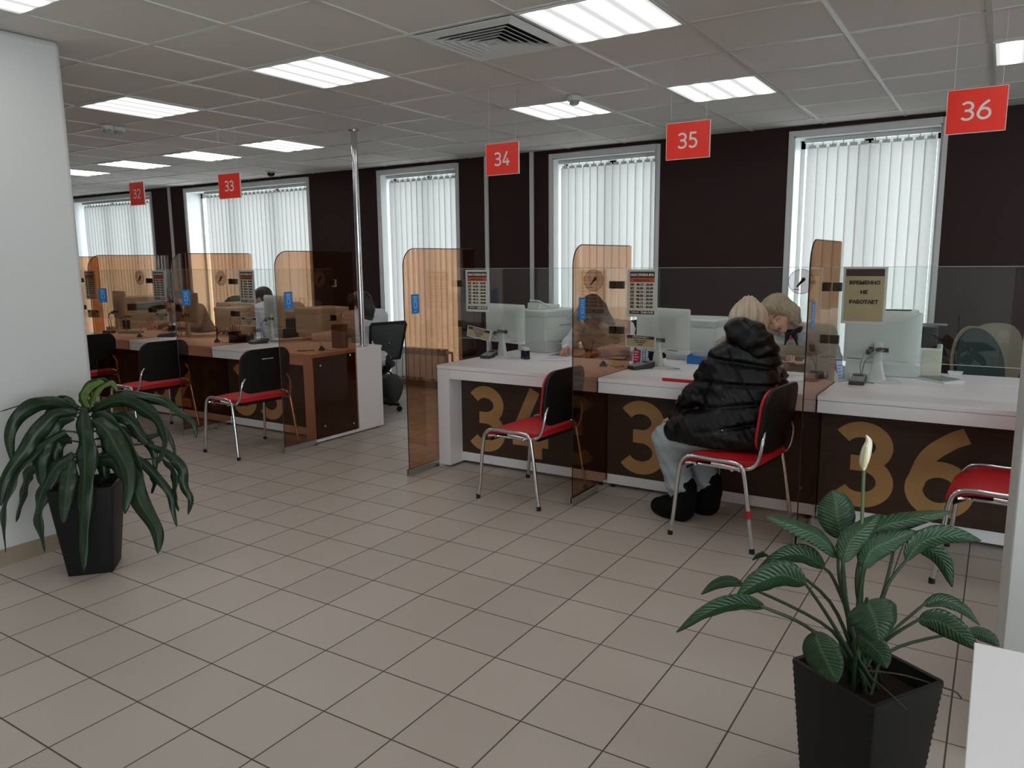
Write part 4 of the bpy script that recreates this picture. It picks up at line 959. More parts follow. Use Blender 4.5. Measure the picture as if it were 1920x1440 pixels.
# ================================================================== PLANTS
def leaf_mat(name, dark, light, mid, rough=.38, veins=0.0, yellow=None):
    m = bpy.data.materials.new(name); N, L = nodes(m); b = N['Principled BSDF']
    uv = N.new('ShaderNodeUVMap'); sp = N.new('ShaderNodeSeparateXYZ'); L.new(uv.outputs[0], sp.inputs[0])
    d = mth(N, L, 'ABSOLUTE', mth(N, L, 'SUBTRACT', sp.outputs[0], .5))
    mr = N.new('ShaderNodeMapRange'); mr.inputs[1].default_value = .012; mr.inputs[2].default_value = .06; mr.inputs[3].default_value = 1; mr.inputs[4].default_value = 0; L.new(d, mr.inputs[0])
    tc = N.new('ShaderNodeTexCoord'); nz = N.new('ShaderNodeTexNoise'); nz.inputs['Scale'].default_value = 9; nz.inputs['Detail'].default_value = 4; L.new(tc.outputs['Object'], nz.inputs[0])
    c1 = N.new('ShaderNodeMix'); c1.data_type = 'RGBA'; L.new(nz.outputs[0], c1.inputs[0]); c1.inputs[6].default_value = (*lin(dark), 1); c1.inputs[7].default_value = (*lin(light), 1)
    c2 = N.new('ShaderNodeMix'); c2.data_type = 'RGBA'; L.new(mth(N, L, 'MULTIPLY', mr.outputs[0], .6), c2.inputs[0]); L.new(c1.outputs[2], c2.inputs[6]); c2.inputs[7].default_value = (*lin(mid), 1)
    L.new(c2.outputs[2], b.inputs['Base Color']); b.inputs['Roughness'].default_value = rough; b.inputs['Specular IOR Level'].default_value = .45
    wv = mth(N, L, 'SINE', mth(N, L, 'MULTIPLY', mth(N, L, 'ADD', sp.outputs[1], mth(N, L, 'MULTIPLY', d, -.35)), 95))
    bp = N.new('ShaderNodeBump'); bp.inputs['Strength'].default_value = veins; bp.inputs['Distance'].default_value = .002; L.new(wv, bp.inputs['Height'])
    if veins: L.new(bp.outputs[0], b.inputs['Normal'])
    tr = N.new('ShaderNodeBsdfTranslucent'); L.new(c2.outputs[2], tr.inputs[0])
    ms = N.new('ShaderNodeMixShader'); ms.inputs[0].default_value = .18; L.new(b.outputs[0], ms.inputs[1]); L.new(tr.outputs[0], ms.inputs[2]); L.new(ms.outputs[0], N['Material Output'].inputs[0])
    return m
class Leaves:
    def __init__(s): s.v = []; s.f = []; s.uv = []
    def leaf(s, path, width, roll=.5, fold=.25, prof=None, wave=0.0, nseg=None, petiole=0.0):
        pts, T, N_ = frames(path); n = len(pts); view = VW
        prof = prof or (lambda t: (min(1, t/.18)**.7)*(max(0, 1-t)**.55)*1.0 if t < 1 else 0)
        base = len(s.v); K = 7; ph = random.uniform(0, 6)
        for i, (p, t) in enumerate(zip(pts, T)):
            u = i/(n-1); side = t.cross(view)
            if side.length < .05: side = t.orthogonal()
            side.normalize(); nr = side.cross(t).normalized()
            r = roll if not callable(roll) else roll(u)
            sd = side*math.cos(r) + nr*math.sin(r); nn = sd.cross(t).normalized()
            w = max(.0015, width*.5*prof(u))
            for k in range(K):
                a = -1+2*k/(K-1)
                lift = fold*w*abs(a)**1.3 + wave*w*math.sin(u*24+ph+(2.2 if a > 0 else 0))*abs(a)**2
                s.v.append(p + sd*(w*a*math.cos(fold*.6)) + nn*lift); s.uv.append(((a+1)/2, u))
        for i in range(n-1):
            for k in range(K-1):
                a = base+i*K+k; s.f.append((a, a+1, a+K+1, a+K))
        return s
    def build(s, name, mat, parent, origin):
        me = bpy.data.meshes.new(name); me.from_pydata([tuple(v-Vector(origin)) for v in s.v], [], s.f)
        ul = me.uv_layers.new(name='UVMap')
        for lp in me.loops: ul.data[lp.index].uv = s.uv[lp.vertex_index]
        me.materials.append(mat); me.shade_smooth()
        o = bpy.data.objects.new(name, me); COL.objects.link(o); o.parent = parent
        so = o.modifiers.new('Thick', 'SOLIDIFY'); so.thickness = .0012; so.offset = 0
        return o
M_pot = pm('black_planter', (15, 15, 17), .5, spec=.35, var=.08, scale=30)
def planter(rt, half0, half1, h, rz, woven=True):
    m = MB(); R = Matrix.Rotation(rz, 4, 'Z'); rings = []
    nst = 46 if woven else 6; dd = half1-half0
    for k in range(nst+1):
        z = h*k/nst; a = half0+dd*k/nst + (.0016 if (k % 2) else 0)*(1 if woven else 0)
        rings.append([R @ Vector((x, y, z)) for x, y in rrect(2*a, 2*a, .012, 3)])
    t = .012
    rings.append([R @ Vector((x, y, h)) for x, y in rrect(2*(half1-t), 2*(half1-t), .006, 3)])
    rings.append([R @ Vector((x, y, h-.07)) for x, y in rrect(2*(half1-t-.012), 2*(half1-t-.012), .006, 3)])
    m.loft(rings); m.build('pot', M_pot, rt, angle=25)
    s = MB().box(-half1+.024, half1-.024, -half1+.024, half1-.024, h-.075, h-.045).xf(R); s.build('soil', M_soil, rt, smooth=False)
# --- drooping corn plant by the pillar
B0 = Vector((-3.645, 1.915, 0)); D0 = (B0+Vector((0, 0, .5))-EYE).dot(VW)
pl1 = thing('potted_plant', 'drooping dark green corn plant in a black planter by the white pillar', 'plant', B0)
PH1 = .43
planter(pl1, .098, .142, PH1, math.radians(48), woven=False)
LM1 = leaf_mat('corn_plant_leaf', (20, 36, 22), (38, 62, 38), (70, 96, 60), .36)
def q1(x, y, d): return atD(x/3.273, y/3.273+680, D0+d)
LV = Leaves(); random.seed(4)
strap = lambda t: (.30+.70*min(1, t/.35))*(max(0, 1-t)**.5)*1.05
TOP = (525, 285)
D = [ # pixel path in crop units, width(crop px), depth start->end, roll
 ([(540, 275), (520, 200), (590, 125), (660, 125), (720, 190)], 62, -.02, .02, .9), ([(505, 280), (505, 210), (560, 140), (590, 118)], 70, .0, .03, .4),
 ([(485, 270), (400, 218), (330, 243), (180, 246), (0, 300)], 34, 0, -.05, .9), ([(480, 285), (300, 252), (150, 300), (62, 430), (75, 615)], 92, -.02, -.12, .5),
 ([(478, 290), (385, 235), (310, 330), (290, 430), (285, 560)], 80, .02, .05, .35), ([(505, 275), (505, 400), (520, 560), (515, 750), (505, 1000), (515, 1285)], 128, -.04, -.20, .15),
 ([(470, 305), (330, 330), (215, 450), (140, 560), (30, 720), (5, 880)], 95, -.03, -.16, .4), ([(400, 420), (250, 500), (110, 640), (40, 800), (10, 960), (35, 1165)], 80, -.04, -.18, .5),
 ([(450, 330), (330, 370), (260, 520), (245, 640), (262, 765)], 120, -.02, -.08, .2), ([(450, 560), (340, 640), (255, 800), (225, 960), (275, 1165)], 100, -.05, -.16, .3),
 ([(440, 600), (420, 700), (400, 850), (388, 988)], 92, -.12, -.22, .3), ([(330, 600), (180, 660), (140, 790), (98, 980)], 74, .03, .05, .3),
 ([(440, 480), (350, 480), (330, 600), (345, 730)], 100, .03, .02, .3), ([(560, 290), (640, 225), (760, 192), (850, 240), (900, 300)], 34, .02, .05, .8),
 ([(590, 255), (780, 190), (980, 222), (1100, 300), (1190, 375), (1205, 462)], 56, .02, .02, .7), ([(560, 300), (720, 235), (870, 285), (970, 380), (1005, 490), (975, 618)], 92, .0, -.05, .35),
 ([(590, 370), (690, 320), (790, 350), (850, 430), (940, 540), (955, 690)], 78, .05, .08, .45), ([(565, 350), (640, 400), (720, 530), (790, 700), (765, 930)], 125, -.05, -.16, .2),
 ([(575, 600), (690, 600), (800, 690), (860, 860), (960, 1030), (970, 1172)], 118, -.05, -.17, .25), ([(580, 420), (740, 400), (880, 460), (1010, 430), (1060, 500), (1080, 582)], 38, .06, .10, .5),
 ([(590, 470), (820, 440), (900, 480), (950, 560)], 40, .06, .1, .6), ([(600, 590), (780, 580), (880, 620), (960, 700), (1040, 800), (1060, 900), (1085, 1005)], 56, .02, .04, .5),
 ([(990, 590), (1060, 680), (1065, 820), (1095, 915)], 52, .06, .08, .4), ([(900, 500), (1030, 560), (1115, 650), (1130, 760), (1170, 840), (1155, 932)], 60, .06, .08, .4),
 ([(620, 560), (800, 580), (900, 650), (940, 730), (930, 805)], 66, .08, .12, .4), ([(600, 270), (630, 330), (650, 430), (640, 560)], 100, .06, .10, .4), ([(580, 620), (660, 590), (760, 650), (830, 800)], 100, .02, .06, .35),
 ([(560, 620), (620, 620), (640, 700), (600, 760)], 70, .04, .06, .4), ([(560, 330), (640, 340), (760, 480), (830, 600), (880, 720)], 80, -.02, -.08, .3)]
for pth, w, d0, d1, rl in D:
    c = [q1(x, y, d0+(d1-d0)*k/(len(pth)-1)) for k, (x, y) in enumerate(pth)]
    LV.leaf(crom(c, 7), w/3.273/F_PX*D0*1.32, roll=rl*random.choice((-1, 1)), fold=.35, prof=strap, wave=.26)
LV.build('foliage', LM1, pl1, B0)
LY = Leaves()
for pth, w, d0, d1, rl in (([(535, 280), (505, 215), (525, 160), (590, 122), (640, 118)], 78, -.035, -.01, .3), ([(545, 285), (560, 230), (600, 160), (680, 122), (722, 175)], 60, -.02, .0, .5)):
    LY.leaf(crom([q1(x, y, d0+(d1-d0)*k/(len(pth)-1)) for k, (x, y) in enumerate(pth)], 7), w/3.273/F_PX*D0*1.2, roll=rl, fold=.35, prof=strap, wave=.2)
LY.build('young_leaves', leaf_mat('young_leaf', (58, 84, 30), (100, 122, 48), (128, 150, 70), .38), pl1, B0)['label'] = 'young yellow green leaves at the top'
stem = MB(); stem.tube(crom([B0+Vector((0, 0, PH1-.05)), q1(520, 600, 0), q1(515, 450, 0), q1(520, 300, 0)], 6), [.017]*19, 10)
random.seed(2)
for pth, w, d0, d1, rl in D:      # leaf bases reach back to the cane
    x, y = pth[0]; a = q1(x, y, d0); zc = a.z-.02; t = max(0, min(1, (680+600/3.273 - (680+y/3.273))/90)); b_ = q1(520, min(660, y+25), 0)
    if (a-b_).length > .012: stem.tube([b_, b_.lerp(a, .5)+Vector((0, 0, .006)), a], [.006, .005, .004], 6)
stem.build('cane', pm('cane', (44, 52, 34), .6, var=.15), pl1, origin=B0)
# --- peace lily in front
RIMZ = .42
rimc = (atZ(1486, 1237, RIMZ)+atZ(1769, 1275, RIMZ))/2
B1 = Vector((rimc.x, rimc.y, 0)); D1 = (Vector((B1.x, B1.y, .5))-EYE).dot(VW)
pl2 = thing('potted_plant', 'peace lily with one white flower in a square woven planter, nearest the camera', 'plant', B1)
e_ = atZ(1640, 1330, RIMZ)-atZ(1486, 1237, RIMZ); f_ = atZ(1769, 1275, RIMZ)-atZ(1640, 1330, RIMZ)
half = (e_.length+f_.length)/4
planter(pl2, half*.76, half, RIMZ, math.atan2(e_.y, e_.x))
LM2 = leaf_mat('peace_lily_leaf', (28, 56, 34), (52, 86, 54), (84, 116, 78), .34, veins=.35)
def q2(x, y, d): return atD(x/2.182+1240, y/2.182+780, D1+d)
L2 = Leaves(); st2 = MB(); random.seed(9)
ov = lambda t: math.sin(PI*min(1, t**.80))**.72 if t < 1 else 0
W = 1/2.182/F_PX*D1
LL = [([(740, 505), (722, 420), (712, 350), (700, 303)], 150, .08, .10, .15, (745, 640)), ([(722, 580), (650, 500), (550, 455), (425, 412)], 78, -.0, -.03, .55, (735, 700)), ([(742, 600), (770, 520), (830, 460), (892, 402)], 92, -.03, .02, .45, (750, 720)),
 ([(832, 520), (900, 455), (1030, 420), (1195, 390)], 80, .02, .06, .55, (800, 720)), ([(825, 625), (860, 550), (940, 510), (1040, 470)], 95, -.03, .0, .35, (805, 760)), ([(1000, 592), (1060, 520), (1170, 490), (1308, 510)], 100, .0, .0, .30, (900, 745)),
 ([(970, 465), (1060, 520), (1150, 590), (1190, 700)], 84, .10, .10, .5, (915, 700)), ([(668, 624), (590, 570), (500, 572), (397, 622)], 84, .03, .02, .30, (720, 700)), ([(592, 690), (500, 650), (400, 680), (308, 735)], 115, -.05, -.08, .25, (700, 850)),
 ([(338, 690), (280, 675), (220, 690), (163, 730)], 46, .06, .06, .4, (700, 880)), ([(425, 785), (320, 765), (190, 800), (62, 885)], 74, -.06, -.12, .3, (620, 880)), ([(625, 880), (650, 950), (690, 1030), (720, 1090)], 130, -.12, -.16, .2, (740, 960)),
 ([(838, 755), (860, 800), (880, 850), (892, 925)], 185, -.14, -.16, .1, (800, 930)), ([(805, 905), (850, 930), (900, 980), (922, 1032)], 92, -.12, -.14, .3, (790, 960)), ([(1070, 775), (1150, 752), (1240, 790), (1302, 855)], 56, .04, .03, .4, (900, 930)),
 ([(1050, 835), (1130, 840), (1220, 890), (1300, 960)], 100, -.03, -.05, .25, (900, 935)), ([(1240, 880), (1300, 890), (1350, 915), (1382, 942)], 58, .04, .04, .3, (930, 965)), ([(430, 570), (400, 572), (372, 590)], 26, .05, .05, .4, (690, 760)), ([(870, 520), (900, 430), (915, 425)], 50, .08, .08, .4, (820, 700)),
 ([(905, 770), (935, 800), (950, 840), (935, 880)], 60, -.05, -.05, .5, (860, 930))]
ctr = (800, 1000)
for pth, w, d0, d1, rl, knee in LL:
    c = [q2(x, y, d0+(d1-d0)*k/(len(pth)-1)) for k, (x, y) in enumerate(pth)]
    L2.leaf(crom(c, 8), w*W*1.05, roll=rl*random.choice((-1, 1)), fold=.22, prof=ov, wave=.05)
    r0 = Vector((B1.x+random.uniform(-.04, .04), B1.y+random.uniform(-.04, .04), RIMZ-.05))
    st2.tube(crom([r0, q2(*knee, d0*.4), c[0], c[0].lerp(c[1], .25)], 6), [.0055-.0025*k/18 for k in range(19)], 7)
L2.build('foliage', LM2, pl2, B1)
st2.build('stems', pm('lily_stem', (42, 62, 38), .5, var=.15), pl2, origin=B1)
fl = MB(); fl.tube(crom([Vector((B1.x, B1.y, RIMZ-.05)), q2(805, 880, 0), q2(815, 600, .01), q2(828, 225, .02)], 8), [.0055]*8+[.0045]*17, 8); fs2 = fl.build('flower_stem', pm('flower_stem', (74, 96, 52), .5), pl2, origin=B1)
sp_ = Leaves(); c = [q2(828, 225, .02), q2(826, 190, .015), q2(836, 140, .012), q2(846, 105, .014), q2(838, 78, .016)]
sp_.leaf(crom(c, 8), 46*W, roll=.6, fold=.9, prof=lambda t: math.sin(PI*min(1, t**.8))**.8 if t < 1 else 0)
M_spathe = pm('white_spathe', (226, 222, 198), .5, var=.05); o = sp_.build('flower', M_spathe, pl2, B1)
sx = MB(); sx.tube([q2(831, 210, .012), q2(838, 130, .006)], [.006, .004], 8); sx.build('spadix', pm('spadix', (206, 198, 150), .7), pl2, origin=B1)
tw = MB(); tw.tube(crom([q2(830, 1040, -.02), q2(990, 1060, -.03), q2(1150, 1110, -.03), q2(1205, 1130, -.03), q2(1228, 1155, -.02)], 6), .0022, 6); tw.tube(crom([q2(865, 1075, -.10), q2(930, 1130, -.13), q2(1005, 1202, -.14)], 6), .0018, 6)
tw.build('dry_twigs', pm('dry_twig', (70, 58, 44), .8), pl2, origin=B1)
# ================================================================== PEOPLE : smooth solids sampled on a grid
def _a(v): return np.array([v[0], v[1], v[2]], float)
class Solid:
    """union of tapered limbs and ellipsoids with smooth joints, meshed as one closed surface"""
    def __init__(s, h=.006): s.p = []; s.h = h
    def cone(s, a, b, ra, rb=None, k=.02, flat=None, quilt=None, sub=False):
        s.p.append(('c', _a(a), _a(b), ra, ra if rb is None else rb, k, flat, quilt, sub)); return s
    def chain(s, pts, rs, k=.02, flat=None, quilt=None):
        acc = 0
        for i in range(len(pts)-1):
            q = None
            if quilt: q = (quilt[0], quilt[1], acc); acc += (Vector(pts[i+1])-Vector(pts[i])).length
            s.cone(pts[i], pts[i+1], rs[i], rs[i+1], k, flat, q)
        return s
    def ell(s, c, r, R=None, k=.02, sub=False, fn=None):
        s.p.append(('e', _a(c), np.array(r if isinstance(r, (tuple, list)) else (r, r, r), float), np.array(R) if R is not None else np.eye(3), k, sub, fn)); return s
    def _box(s, q):
        if q[0] == 'c':
            m = max(q[3], q[4])*1.35; return np.minimum(q[1], q[2])-m, np.maximum(q[1], q[2])+m
        m = np.abs(q[3]) @ q[2]; return q[1]-m, q[1]+m
    def mesh(s, disp=None, cut=None):
        h = s.h; adds = [q for q in s.p if not (q[-1] if q[0] == 'c' else q[5])]
        lo = np.min([s._box(q)[0] for q in adds], 0)-.03; hi = np.max([s._box(q)[1] for q in adds], 0)+.03
        n = np.ceil((hi-lo)/h).astype(int)+1; G = np.full(n, .06, np.float32)
        ax = [lo[i]+h*np.arange(n[i]) for i in range(3)]
        for q in s.p:
            b0, b1 = s._box(q); k = q[5] if q[0] == 'c' else q[4]; mg = .03+k
            i0 = np.maximum(np.floor((b0-mg-lo)/h).astype(int), 0); i1 = np.minimum(np.ceil((b1+mg-lo)/h).astype(int)+1, n)
            if (i1 <= i0).any(): continue
            sl = tuple(slice(i0[i], i1[i]) for i in range(3))
            X, Y, Z = np.meshgrid(*[ax[i][sl[i]] for i in range(3)], indexing='ij'); P = np.stack([X, Y, Z], -1)
            if q[0] == 'c':
                _, a, b, ra, rb, k, flat, quilt, sub = q; ba = b-a; L2 = max(ba@ba, 1e-12); pa = P-a
                t = np.clip((pa@ba)/L2, 0, 1); d = pa-t[..., None]*ba
                if flat is not None:
                    nrm = _a(flat[0]); nrm /= np.linalg.norm(nrm); c = d@nrm; d = d+(c*(1/flat[1]-1))[..., None]*nrm
                r = ra+(rb-ra)*t
                if quilt: r = r+quilt[0]*(np.abs(np.sin(PI*(t*math.sqrt(L2)+quilt[2])/quilt[1]))**.6-.6)
                D = np.sqrt((d*d).sum(-1))-r
                if flat is not None: D = D*min(1, flat[1]+.15)
            else:
                _, c, r, R, k, sub, fn = q; p = (P-c)@R; k0 = np.sqrt(((p/r)**2).sum(-1)); k1 = np.sqrt(((p/(r*r))**2).sum(-1))+1e-9
                D = k0*(k0-1)/k1
                if fn: D = D+fn(p)
            g = G[sl]
            if sub:
                D = -D; hh = np.maximum(k-np.abs(g-D), 0)/max(k, 1e-6); G[sl] = np.maximum(g, D)+hh*hh*k*.25
            else:
                hh = np.maximum(k-np.abs(g-D), 0)/max(k, 1e-6); G[sl] = np.minimum(g, D)-hh*hh*k*.25
        if disp or cut:
            X, Y, Z = np.meshgrid(*ax, indexing='ij')
            if disp: G = G+disp(X, Y, Z)*(np.abs(G) < .05)
            if cut: G = np.maximum(G, cut(X, Y, Z))
        G[0] = G[-1] = .05; G[:, 0] = G[:, -1] = .05; G[:, :, 0] = G[:, :, -1] = .05
        return surface_nets(G, lo, h)
def surface_nets(G, lo, h):
    ins = G < 0; nx, ny, nz = G.shape; c = np.zeros((nx-1, ny-1, nz-1), np.uint8)
    for dx in (0, 1):
        for dy in (0, 1):
            for dz_ in (0, 1): c += ins[dx:nx-1+dx, dy:ny-1+dy, dz_:nz-1+dz_]
    act = (c > 0) & (c < 8); idx = np.full(act.shape, -1, np.int64); I = np.argwhere(act); idx[act] = np.arange(len(I))
    acc = np.zeros((len(I), 3)); cnt = np.zeros(len(I)); cor = [(0, 0, 0), (1, 0, 0), (0, 1, 0), (1, 1, 0), (0, 0, 1), (1, 0, 1), (0, 1, 1), (1, 1, 1)]
    for a, b in ((0, 1), (2, 3), (4, 5), (6, 7), (0, 2), (1, 3), (4, 6), (5, 7), (0, 4), (1, 5), (2, 6), (3, 7)):
        A = I+np.array(cor[a]); B = I+np.array(cor[b]); va = G[tuple(A.T)]; vb = G[tuple(B.T)]; m = (va < 0) != (vb < 0)
        t = np.where(m, va/np.where(va == vb, 1, va-vb), 0); acc += np.where(m[:, None], A+(B-A)*t[:, None], 0); cnt += m
    V = lo+h*(acc/cnt[:, None]); F = []
    for ax_ in range(3):
        o = [i for i in range(3) if i != ax_]; sa = [slice(None)]*3; sb = [slice(None)]*3; sa[ax_] = slice(0, -1); sb[ax_] = slice(1, None)
        ch = ins[tuple(sa)] != ins[tuple(sb)]; E = np.argwhere(ch); E = E[(E[:, o[0]] > 0) & (E[:, o[1]] > 0)]
        E = E[(E[:, o[0]] < G.shape[o[0]]-1) & (E[:, o[1]] < G.shape[o[1]]-1)]
        q = []
        for da, db in ((1, 1), (0, 1), (0, 0), (1, 0)):
            e = E.copy(); e[:, o[0]] -= da; e[:, o[1]] -= db; q.append(idx[tuple(e.T)])
        q = np.stack(q, 1); flip = ins[tuple(E.T)] ^ (ax_ == 1); q[~flip] = q[~flip][:, ::-1]; F.append(q)
    return V, np.concatenate(F)
def solid_obj(name, sol, mat, parent, origin, smooth=2, **kw):
    V, F = sol.mesh(**kw); me = bpy.data.meshes.new(name)
    me.from_pydata((V-_a(origin)).tolist(), [], F.tolist()); me.materials.append(mat); me.update(); me.shade_smooth()
    o = bpy.data.objects.new(name, me); COL.objects.link(o); o.parent = parent
    if smooth:
        m = o.modifiers.new('Relax', 'SMOOTH'); m.factor = .5; m.iterations = smooth
    return o
M_skin = pm('skin', (214, 168, 146), .5, spec=.35, var=.05, scale=25, sss=.15)
M_skin2 = pm('skin_tan', (196, 150, 126), .5, spec=.35, var=.05, scale=25, sss=.15)
M_lip = pm('lips', (160, 74, 72), .4, var=.05); M_brow = pm('eyebrow', (92, 72, 58), .8); M_eyew = pm('eye_white', (225, 222, 216), .25); M_iris = pm('iris', (60, 50, 44), .2)
def hair_mat(name, c, c2):
    m = bpy.data.materials.new(name); N, L = nodes(m); b = N['Principled BSDF']; tc = N.new('ShaderNodeTexCoord'); mp = N.new('ShaderNodeMapping'); mp.inputs['Scale'].default_value = (110, 110, 10)
    L.new(tc.outputs['Object'], mp.inputs[0]); nz = N.new('ShaderNodeTexNoise'); nz.inputs['Scale'].default_value = 1; nz.inputs['Detail'].default_value = 3; L.new(mp.outputs[0], nz.inputs[0])
    mx = N.new('ShaderNodeMix'); mx.data_type = 'RGBA'; L.new(nz.outputs[0], mx.inputs[0]); mx.inputs[6].default_value = (*lin(c), 1); mx.inputs[7].default_value = (*lin(c2), 1); L.new(mx.outputs[2], b.inputs['Base Color'])
    b.inputs['Roughness'].default_value = .42; bp = N.new('ShaderNodeBump'); bp.inputs['Strength'].default_value = .35; bp.inputs['Distance'].default_value = .002; L.new(nz.outputs[0], bp.inputs['Height']); L.new(bp.outputs[0], b.inputs['Normal'])
    return m
M_hblond = hair_mat('ash_blond_hair', (104, 84, 66), (204, 182, 154)); M_hdark = hair_mat('dark_hair', (18, 15, 14), (40, 33, 30)); M_hbrown = hair_mat('black_brown_hair', (22, 17, 16), (46, 36, 32))
M_shirt = pm('white_shirt', (214, 218, 228), .75, var=.04, scale=10, bump=.2, bscale=60)
M_vest = pm('beige_vest', (196, 182, 160), .85, var=.06, scale=60, bump=.3, bscale=300, sheen=.2)
M_trous = pm('dark_trousers', (34, 35, 40), .85, var=.1); M_shoe = pm('black_shoes', (18, 18, 18), .5)
M_scarf = pm('black_scarf', (24, 24, 26), .7)
def face_R(yaw, pitch, roll):
    """local +Y is the gaze, +Z the crown; yaw about Z (0 = towards -world Y), pitch>0 looks down"""
    return (Matrix.Rotation(PI+yaw, 3, 'Z') @ Matrix.Rotation(-pitch, 3, 'X') @ Matrix.Rotation(roll, 3, 'Y'))
def head(sol, c, R, s=1.0):
    c = Vector(c)
    def P(x, y, z): return c + R @ (Vector((x, y, z))*s)
    A = np.array(R)
    sol.ell(P(0, -.014, .035), (.076*s, .094*s, .084*s), A, .01); sol.ell(P(0, .022, -.028), (.060*s, .066*s, .080*s), A, .03)
    sol.ell(P(0, .060, -.094), .022*s, A, .03)
    for x in (-1, 1):
        sol.ell(P(x*.038, .050, -.030), .028*s, A, .03); sol.ell(P(x*.076, -.008, -.004), (.010*s, .021*s, .032*s), A, .006)
        sol.ell(P(x*.031, .096, .008), (.015*s, .012*s, .011*s), A, .014, sub=True)
        sol.ell(P(x*.0105, .090, -.034), .0085*s, A, .008)
        sol.ell(P(x*.031, .074, .006), (.0155*s, .0125*s, .0095*s), A, .004)
    sol.cone(P(-.034, .078, .024), P(.034, .078, .024), .010*s, k=.016)
    sol.cone(P(0, .086, .012), P(0, .102, -.028), .0075*s, .0105*s, k=.010)
    sol.ell(P(0, .083, -.059), (.023*s, .011*s, .0065*s), A, .008); sol.ell(P(0, .081, -.069), (.020*s, .011*s, .007*s), A, .007)
    return P
def face_bits(root, org, P, R, brow=M_brow, look=0, s=1.0):
    e = MB(); Rm = R.to_4x4()
    for x in (-1, 1):
        b = MB(); b.tube(crom([P(x*.014, .094, .026), P(x*.032, .092, .034), P(x*.050, .076, .030)], 5), [.002]+[.0035]*8+[.0018]*2, 6); b.build('eyebrow', brow, root, origin=org)
        b = MB(); b.tube(crom([P(x*.017, .0845, .003), P(x*.031, .0885, -.001), P(x*.046, .078, .003)], 5), .0016, 6); b.build('eyelashes', M_ink, root, origin=org)
    l = MB(); l.ell(P(0, .0905, -.0585), (.0185*s, .005*s, .0042*s), 14, 8, R); l.ell(P(0, .0885, -.0665), (.0155*s, .005*s, .0048*s), 14, 8, R); l.build('lips', M_lip, root, origin=org)
def hand(sol, wrist, fwd, palm, side, curl=.5, spread=.12, s=1.0):
    """wrist point, direction of the fingers, direction the palm faces, side +1: thumb towards fwd x palm"""
    w = Vector(wrist); f = Vector(fwd).normalized(); p = Vector(palm); p = (p-f*p.dot(f)).normalized(); t = f.cross(p)*side
    def Q(a, b, c): return w+f*(a*s)+t*(b*s)+p*(c*s)
    for b0, b1 in ((-.022, -.030), (-.008, -.011), (.006, .009), (.020, .027)):
        sol.cone(Q(.0, b0, 0), Q(.078, b1, 0), .0135*s, .0115*s, k=.012)
    for i, (b, L_) in enumerate(((.028, .066), (.0095, .076), (-.0095, .070), (-.028, .055))):
        cu = curl*(1+.12*i); a0 = .15+cu*.5; base = Q(.080, b, 0); sp = spread*(b/.028)
        d = (f*math.cos(a0)+p*math.sin(a0)+t*sp*.6).normalized(); q = base
        for j, (fr, ang) in enumerate(((.46, 0), (.30, cu*.8), (.24, cu*.6))):
            a0 += ang; d = (f*math.cos(a0)+p*math.sin(a0)+t*sp*.6).normalized(); q2_ = q+d*(L_*fr*s*1.08)
            sol.cone(q, q2_, (.0092-.0007*j)*s, (.0086-.0009*j)*s, k=.004); q = q2_
    b0 = Q(.022, .026, .006); b1 = Q(.052, .052, .016); b2 = Q(.080, .056, .026+.012*curl); b3 = Q(.100, .050, .034+.016*curl)
    sol.cone(b0, b1, .0135*s, .0105*s, k=.010); sol.cone(b1, b2, .0100*s, .0092*s, k=.004); sol.cone(b2, b3, .0092*s, .0078*s, k=.004)
